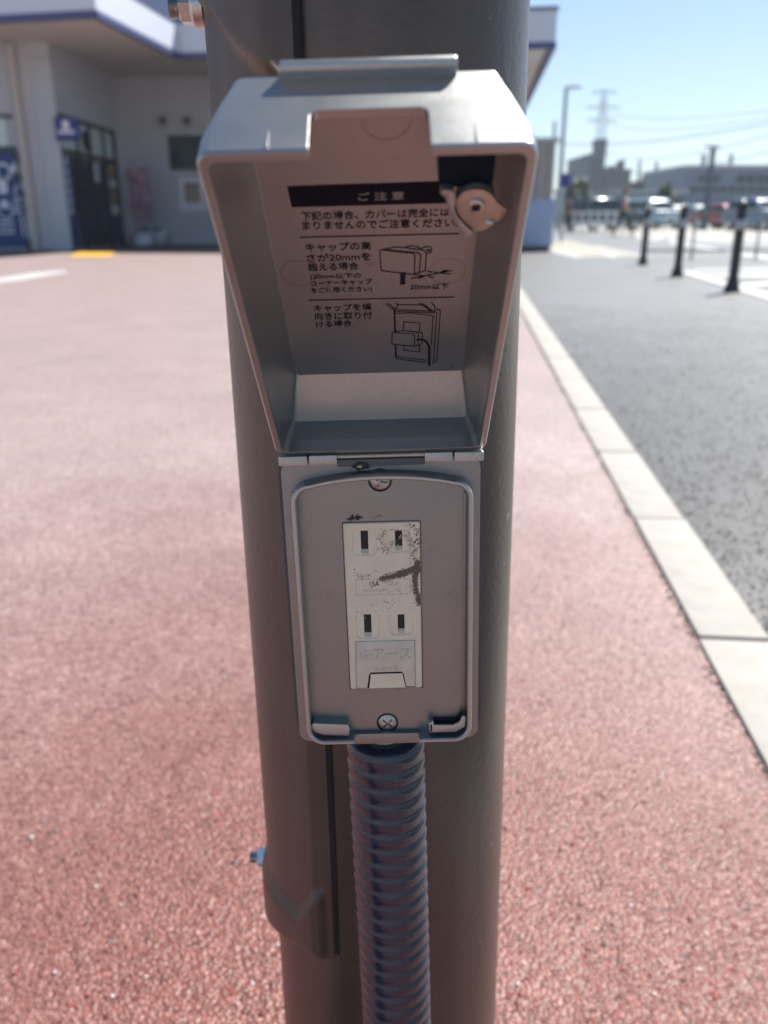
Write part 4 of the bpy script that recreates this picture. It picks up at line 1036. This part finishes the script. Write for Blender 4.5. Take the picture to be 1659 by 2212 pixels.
bld('brown_house', 'dark brown flat roofed house left of the long grey building', [(1440, 1481, 374, 110, 10), (1425, 1441, 388, 112, 8)], M_FAR3, [(1446, 1476, 384, 392, 110, 3)])
bld('grey_house', 'low grey house roofs beyond the parked cars', [(1364, 1426, 404, 120, 12), (1385, 1410, 396, 122, 6)], M_FAR3, [(1368, 1422, 410, 417, 120, 5)])
bld('pale_store', 'long pale low store front with a broad roof band behind the cars', [(1335, 1482, 418, 84, 8)], M_FAR2, [(1342, 1478, 428, 440, 84, 9)])
bld('white_house', 'narrow white building left of the slate apartment block', [(1232, 1272, 412, 100, 9)], M_FAR4, [(1236, 1270, 420, 430, 100, 3)])

# trees far left of the apartment block
def tree(px, py, Y, h_px, w_px, label):
    b0 = PY(px, 470, Y); zt_ = PY(px, py, Y).z; rad = w_px/FPX*Y/2
    root = tag(empty('tree', (b0.x, Y, 0)), label, 'tree', 'trees beyond the car park')
    MB().tube([(0, 0, 0), (.1, 0, zt_*.35), (0, 0, zt_*.8)], [.25, .18, .06], 8).build('trunk', M_BARK, root, smooth=60)
    mb = MB(); c_ = Vector((0, 0, zt_*.62))
    for _ in range(900):
        d = Vector((random.gauss(0, 1), random.gauss(0, 1), random.gauss(0, 1))).normalized()*random.uniform(.35, 1.05)
        p = c_ + Vector((d.x*rad, d.y*rad, d.z*zt_*.38)); s = random.uniform(.18, .5)
        u = Vector((random.gauss(0, 1), random.gauss(0, 1), random.gauss(0, 1))).normalized(); v = u.orthogonal().normalized()
        mb.add([p-u*s, p+v*s*.7, p+u*s, p-v*s*.7], [(0, 1, 2, 3)])
    mb.build('crown', M_LEAF, root, fix=False)
tree(1250, 384, 90, 60, 30, 'small dark green tree above the narrow white building')
tree(1232, 398, 80, 50, 22, 'small rounded green tree nearest to the blue notice board')
tree(1432, 400, 75, 40, 26, 'low green tree in front of the brown house')

# ------------------------------------------------------------------ posts, tower, wires
def post(px, ptop, Y, rad, label, arm=None, m=M_GALV, cat='street lamp', name='street_lamp'):
    b0 = PY(px, 470, Y); zt_ = PY(px, ptop, Y).z; x = b0.x
    root = tag(empty(name, (x, Y, 0)), label, cat)
    MB().tube([(0, 0, 0), (0, 0, zt_)], [rad*1.4, rad], 10).build('post', m, root, smooth=50)
    if arm:
        ax = PY(arm, ptop, Y).x - x
        MB().tube([(0, 0, zt_-.15), (ax*.5, 0, zt_+.02), (ax, 0, zt_+.05)], rad*.6, 8).build('arm', m, root, smooth=50)
        MB().lathe([(.05, -.45), (.16, -.3), (.19, .1), (.12, .42), (.03, .5)], 14, Matrix.Translation((ax, 0, zt_+.05)) @ Matrix.Rotation(R(90), 4, 'Y') @ Matrix.Scale(.5, 4, (1, 0, 0))).build('lamp_head', M_FAR4, root, smooth=60)
    return root
post(1205, 190, 52, .11, 'tall pale street lamp with a short arm beyond the shop canopy', 1240)
post(1523, 318, 50, .14, 'dark lamp post with a small head in front of the long grey building', 1538, M_FAR1)
post(1506, 334, 98, .32, 'thick pale utility pole, first one left of the dark lamp post', None, M_FAR4, 'utility pole', 'utility_pole')
post(1563, 332, 118, .26, 'pale utility pole above the middle of the long grey building', None, M_FAR4, 'utility pole', 'utility_pole')
post(1652, 326, 118, .3, 'pale utility pole above the long grey building, farthest from the dark lamp post', None, M_FAR4, 'utility pole', 'utility_pole')
post(1407, 350, 130, .26, 'pale utility pole above the low grey house roofs', None, M_FAR4, 'utility pole', 'utility_pole')
post(1371, 345, 180, .3, 'faint utility pole just right of the slate apartment block', None, M_FAR4, 'utility pole', 'utility_pole')
post(1186, 262, 80, .14, 'faint thin pole rising behind the enclosure wall', None, M_FAR4, 'utility pole', 'utility_pole')
YT = 420; tb = PY(1284, 470, YT); tt = PY(1284, 192, YT).z
tw = tag(empty('transmission_tower', (tb.x, YT, 0)), 'tall pale lattice transmission tower far behind the apartment block', 'tower')
mb = MB(); lv = [(5.6, 0), (4.2, tt*.3), (2.8, tt*.55), (1.6, tt*.75), (.9, tt*.95)]
for (w0, z0), (w1, z1) in zip(lv[:-1], lv[1:]):
    for sx in (-1, 1):
        for sy in (-1, 1): mb.tube([(sx*w0, sy*w0, z0), (sx*w1, sy*w1, z1)], .20, 4)
        mb.tube([(-sx*w0, -w0, z0), (sx*w1, -w1, z1)], .18, 4); mb.tube([(sx*w0, w0, z0), (-sx*w1, w1, z1)], .18, 4)
o = mb.build('lattice', M_FAR4, tw); o['kind'] = 'stuff'
for k, (w_, z_) in enumerate(((6, .97), (8, .86), (7, .76))):
    MB().tube([(-w_, 0, tt*z_), (0, 0, tt*z_+1.4), (w_, 0, tt*z_)], .32, 6).tube([(-w_, 0, tt*z_), (w_, 0, tt*z_)], .2, 6).build('cross_arm', M_FAR4, tw)
MB().tube([(0, 0, tt*.94), (0, 0, tt)], .45, 6).build('peak', M_FAR4, tw)
wl = ['topmost overhead cable, almost level across the open sky', 'second overhead cable from the top of the sky', 'middle overhead cable sagging from the lattice tower', 'fourth overhead cable, sagging deepest above the far roofs', 'lowest overhead cable just above the long grey building']
for i, (xa, ya, Ya, xb_, yb, Yb_, sag) in enumerate(((1290, 238, 400, 1800, 218, 150, 3), (1288, 262, 400, 1800, 228, 150, 3.5), (1100, 292, 240, 1800, 236, 110, 3), (1288, 318, 400, 1800, 248, 120, 5), (1286, 352, 400, 1800, 292, 110, 4))):
    a, b = PY(xa, ya, Ya), PY(xb_, yb, Yb_); pts = []
    for k in range(21):
        t = k/20; p = a.lerp(b, t); p.z -= sag*4*t*(1-t); pts.append(p-a)
    root = tag(empty('overhead_cable', tuple(a)), wl[i], 'cable', 'overhead cables'); MB().tube(pts, [.13-.06*k/20 for k in range(21)], 5).build('cable', M_FAR3, root, smooth=60)

# white railing posts at the far edge
rl = tag(empty('guard_fence', tuple(G(1255, 503))), 'low white guard fence of thin posts behind the cream paving', 'fence')
Yg = G(1270, 503).y
xs = [PY(p, 500, Yg).x for p in (1238, 1255, 1272, 1290, 1308, 1326, 1344)]
for x in xs: psub('post', MB().tube([(x, Yg, 0), (x, Yg, .95)], .05, 8), M_WPOT, rl)
for z_ in (.45, .90): psub('rail', MB().tube([(xs[0], Yg, z_), (xs[-1], Yg, z_)], .03, 8), M_WPOT, rl)

# ------------------------------------------------------------------ cars
def car_parts(name, paint, kind='sedan'):
    """a car pointing along -y, centred, its parts separate meshes"""
    if kind == 'van': L, W, Hh = 4.4, 1.70, 1.85; body = [(-2.2, .35), (-2.2, .80), (-2.05, .98), (-1.35, 1.10), (-.65, 1.72), (-.3, 1.83), (1.95, 1.83), (2.12, 1.6), (2.2, .9), (2.2, .35)]; g = (-1.18, 1.98, 1.12, 1.68)
    elif kind == 'suv': L, W, Hh = 4.5, 1.80, 1.68; body = [(-2.25, .38), (-2.25, .80), (-2.1, .98), (-1.1, 1.08), (-.45, 1.55), (-.1, 1.66), (1.6, 1.64), (2.1, 1.15), (2.22, .9), (2.22, .38)]; g = (-.98, 1.98, 1.10, 1.56)
    else: L, W, Hh = 4.1, 1.70, 1.48; body = [(-2.05, .30), (-2.05, .66), (-1.9, .80), (-1.05, .93), (-.4, 1.40), (-.05, 1.48), (.95, 1.46), (1.6, 1.05), (2.0, .98), (2.05, .6), (2.05, .30)]; g = (-.92, 1.55, .95, 1.38)
    root = empty(name)
    hw = W/2; belt = g[2]-.02
    rings = []
    for sx, inset in ((-hw+.10, .06), (-hw, 0), (-hw, 0), (hw, 0), (hw, 0), (hw-.10, .06)):
        pass
    loops = []
    for x, ins in ((-1, 1), (-.94, .35), (-.8, 0), (.8, 0), (.94, .35), (1, 1)):
        lp_ = []
        for y, z in body:
            up = max(0, (z-belt)/(Hh-belt)); xx = x*hw*(1-.17*up)
            lp_.append((xx, y*(1-.02*ins), z-(.05*ins if z > .5 else -.05*ins)))
        loops.append(lp_)
    MB().loops(loops, True, True).build('body', paint, root, smooth=35)
    # glasshouse panes, proud of the body
    y0, y1, z0, z1 = g
    def yz_front(z):  # y of the wind screen at height z
        for (a, b), (c, d) in zip(body[:-1], body[1:]):
            if b < z <= d: return a + (c-a)*(z-b)/(d-b)
        return body[0][0]
    def yz_back(z):
        for (a, b), (c, d) in zip(body[::-1][:-1], body[::-1][1:]):
            if b < z <= d: return a + (c-a)*(z-b)/(d-b)
        return body[-1][0]
    def xw(z): return hw*(1-.17*max(0, (z-belt)/(Hh-belt)))
    za, zb_ = z0+.02, z1-.03
    fa, fb = yz_front(za)-.02, yz_front(zb_)-.02
    MB().add([(-xw(za)*.88, fa, za), (xw(za)*.88, fa, za), (xw(zb_)*.86, fb, zb_), (-xw(zb_)*.86, fb, zb_)], [(0, 1, 2, 3)]).build('windscreen', M_WGLASS, root)
    ba_, bb_ = yz_back(za)+.02, yz_back(zb_)+.02
    MB().add([(-xw(za)*.85, ba_, za), (xw(za)*.85, ba_, za), (xw(zb_)*.82, bb_, zb_), (-xw(zb_)*.82, bb_, zb_)], [(0, 1, 2, 3)]).build('rear_window', M_WGLASS, root)
    for s in (-1, 1):
        ym = (y0+y1)/2
        for a0, a1, b0, b1 in ((fa+.28, ym-.05, fb+.18, ym-.05), (ym+.05, ba_-.35, ym+.05, bb_-.22)):
            if b0 >= b1: continue
            MB().add([(s*(xw(za)+.006), a0, za), (s*(xw(za)+.006), a1, za), (s*(xw(zb_)+.012), b1, zb_), (s*(xw(zb_)+.012), b0, zb_)], [(0, 1, 2, 3)]).build('side_window', M_WGLASS, root)
        MB().box((s*hw-.001 if s > 0 else s*hw-.14, fa+.28, belt), (s*hw+.14 if s > 0 else s*hw+.001, fa+.40, belt+.13)).build('mirror', paint, root, bevel=.03)
        for yy in (-L/2+.78, L/2-.80):
            MT = Matrix.Translation((s*(hw-.10), yy, .32)) @ Matrix.Rotation(R(90), 4, 'Y')
            wh = MB().lathe([(.24, -.11), (.31, -.10), (.32, 0), (.31, .10), (.24, .11)], 24, MT).build('wheel', M_RUB, root, smooth=40)
            MB().lathe([(.20, -.118), (.21, .118)], 16, MT).build('rim', M_STEEL, wh, smooth=40)
        MB().box((s*hw*.62-.17, -L/2-.015, .62), (s*hw*.62+.17, -L/2+.10, .76)).build('headlight', M_LAMPG, root, bevel=.03)
        MB().box((s*hw*.72-.12, L/2-.10, .75), (s*hw*.72+.12, L/2+.01, .90)).build('tail_light', M_TAIL, root, bevel=.02)
    MB().box((-.42, -L/2-.02, .42), (.42, -L/2+.05, .58)).build('grille', M_FRAME, root, bevel=.02)
    MB().box((-.17, -L/2-.028, .45), (.17, -L/2-.018, .55)).build('number_plate', M_SIGNW, root)
    return root
def paint(name, c): return mat(name, c, .28, .15, coat=.8)
cars = [(1302, 47, 'suv', (.012, .035, .035), 120, 'dark green suv behind the white guard fence posts'),
        (1408, 56, 'van', (.42, .55, .62), 20, 'pale blue van facing the road in the car row'),
        (1460, 60, 'sedan', (.55, .60, .62), 12, 'light silver car parked right of the pale blue van'),
        (1516, 58, 'sedan', (.62, .66, .68), 5, 'white compact car parked left of the red car'),
        (1566, 55, 'sedan', (.35, .03, .05), 30, 'red compact car parked in the car row'),
        (1645, 47, 'suv', (.12, .20, .28), 15, 'grey blue suv parked right of the red car'),
        (1362, 64, 'sedan', (.10, .12, .14), 80, 'dark grey car parked left of the pale blue van')]
for px, Y, kd, c, yaw, lb in cars:
    r_ = car_parts('parked_car', paint('car_paint', c), kd); r_.location = (PY(px, 470, Y).x, Y, 0); r_.rotation_euler = (0, 0, R(yaw)); tag(r_, lb, 'car', 'cars parked across the road')

# ------------------------------------------------------------------ haze
mh = bpy.data.materials.new('haze_air'); mh.use_nodes = True; n_ = mh.node_tree; n_.nodes.clear()
oh = n_.nodes.new('ShaderNodeOutputMaterial'); vh = n_.nodes.new('ShaderNodeVolumePrincipled'); vh.inputs['Density'].default_value = .0007
vh.inputs['Color'].default_value = (.80, .91, 1, 1); vh.inputs['Anisotropy'].default_value = .3; n_.links.new(vh.outputs[0], oh.inputs['Volume'])
hz_ = MB().box((-420, -70, -1), (420, 920, 75)).build('haze', mh); hz_['kind'] = 'stuff'; hz_['label'] = 'thin pale haze of the air over the whole car park'
# ------------------------------------------------------------------ people
def person(px, Y, hgt, stride, yaw, label, shirt=M_SHIRT, trous=M_TROUS, hair=M_HAIR):
    root = tag(empty('person', (PY(px, 470, Y).x, Y, 0), (0, 0, R(yaw))), label, 'person'); k = hgt/1.7
    def skin(name, J, E, m, sub=1):
        me = bpy.data.meshes.new(name); me.from_pydata([tuple(Vector(p[:3])*k) for p in J], E, []); o = link(name, me, m, root)
        sm = o.modifiers.new('s', 'SKIN'); ly = me.skin_vertices[0].data if me.skin_vertices else None
        for i, p in enumerate(J): ly[i].radius = (p[3]*k, p[4]*k if len(p) > 4 else p[3]*k)
        ly[0].use_root = True
        ss = o.modifiers.new('u', 'SUBSURF'); ss.levels = sub; ss.render_levels = sub
        bpy.context.view_layer.update(); dg = bpy.context.evaluated_depsgraph_get(); m2 = bpy.data.meshes.new_from_object(o.evaluated_get(dg))
        o.modifiers.clear(); o.data = m2; m2.polygons.foreach_set('use_smooth', [True]*len(m2.polygons))
        if not m2.materials: m2.materials.append(m)
        bpy.data.meshes.remove(me); return o
    s = stride
    J = [(0, 0, .92, .13, .10), (0, 0, 1.12, .125, .09), (0, 0, 1.34, .165, .10), (0, 0, 1.46, .055), (0, -.01, 1.53, .07, .075), (0, -.01, 1.62, .075, .085), (0, 0, 1.69, .05),
         (.17, 0, 1.38, .055), (.22, s*.12, 1.12, .042), (.23, s*.02-.08, .90, .030), (.23, s*.0-.10, .81, .032, .018),
         (-.17, 0, 1.38, .055), (-.22, -s*.12, 1.12, .042), (-.23, -s*.18-.06, .90, .030), (-.23, -s*.20-.08, .81, .032, .018),
         (.09, -s*.02, .86, .085), (.10, -s*.20, .48, .058), (.10, -s*.30, .09, .038), (.10, -s*.30-.13, .04, .035, .025),
         (-.09, s*.02, .86, .085), (-.10, s*.10, .48, .058), (-.10, s*.38, .12, .038), (-.10, s*.38-.11, .05, .035, .025)]
    E = [(0, 1), (1, 2), (2, 3), (3, 4), (4, 5), (5, 6), (2, 7), (7, 8), (8, 9), (9, 10), (2, 11), (11, 12), (12, 13), (13, 14), (0, 15), (15, 16), (16, 17), (17, 18), (0, 19), (19, 20), (20, 21), (21, 22)]
    skin('body', J, E, M_SKIN)
    g_ = 1.12
    def grow(p, q): return (*p[:3], *[r*q for r in p[3:]])
    skin('shirt', [grow((*J[0][:2], .90, .14, .11), 1.05), grow(J[1], g_), grow(J[2], g_), grow((0, 0, 1.42, .07), 1), grow(J[7], 1.2), grow((.205, s*.08, 1.2, .05), 1.15), grow(J[11], 1.2), grow((-.205, -s*.08, 1.2, .05), 1.15)],
         [(0, 1), (1, 2), (2, 3), (2, 4), (4, 5), (2, 6), (6, 7)], shirt)
    skin('trousers', [grow((0, 0, .93, .14, .11), 1.02), grow(J[15], 1.15), grow(J[16], 1.3), grow((.10, -s*.29, .13, .05), 1.1), grow(J[19], 1.15), grow(J[20], 1.3), grow((-.10, s*.36, .15, .05), 1.1)],
         [(0, 1), (1, 2), (2, 3), (0, 4), (4, 5), (5, 6)], trous)
    skin('hair', [(0, .03, 1.60, .085, .08), (0, .01, 1.68, .085, .09), (0, .05, 1.50, .06, .04)], [(0, 1), (0, 2)], hair)
    for sgn, a in ((1, 18), (-1, 22)):
        p = J[a]; skin('shoe', [(p[0], p[1]-.02, p[2]+.01, .045, .035), (p[0], p[1]+.14, p[2]+.02, .048, .042)], [(0, 1)], M_SHOE)
    return root
person(1348, 33, 1.68, 1.0, 60, 'person with brown hair in a beige top and dark trousers walking past the cars')
person(1228, 44, 1.55, .5, -50, 'small dark clothed person near the white guard fence', mat('dark_coat', (.09, .06, .06), .8), M_TROUS)
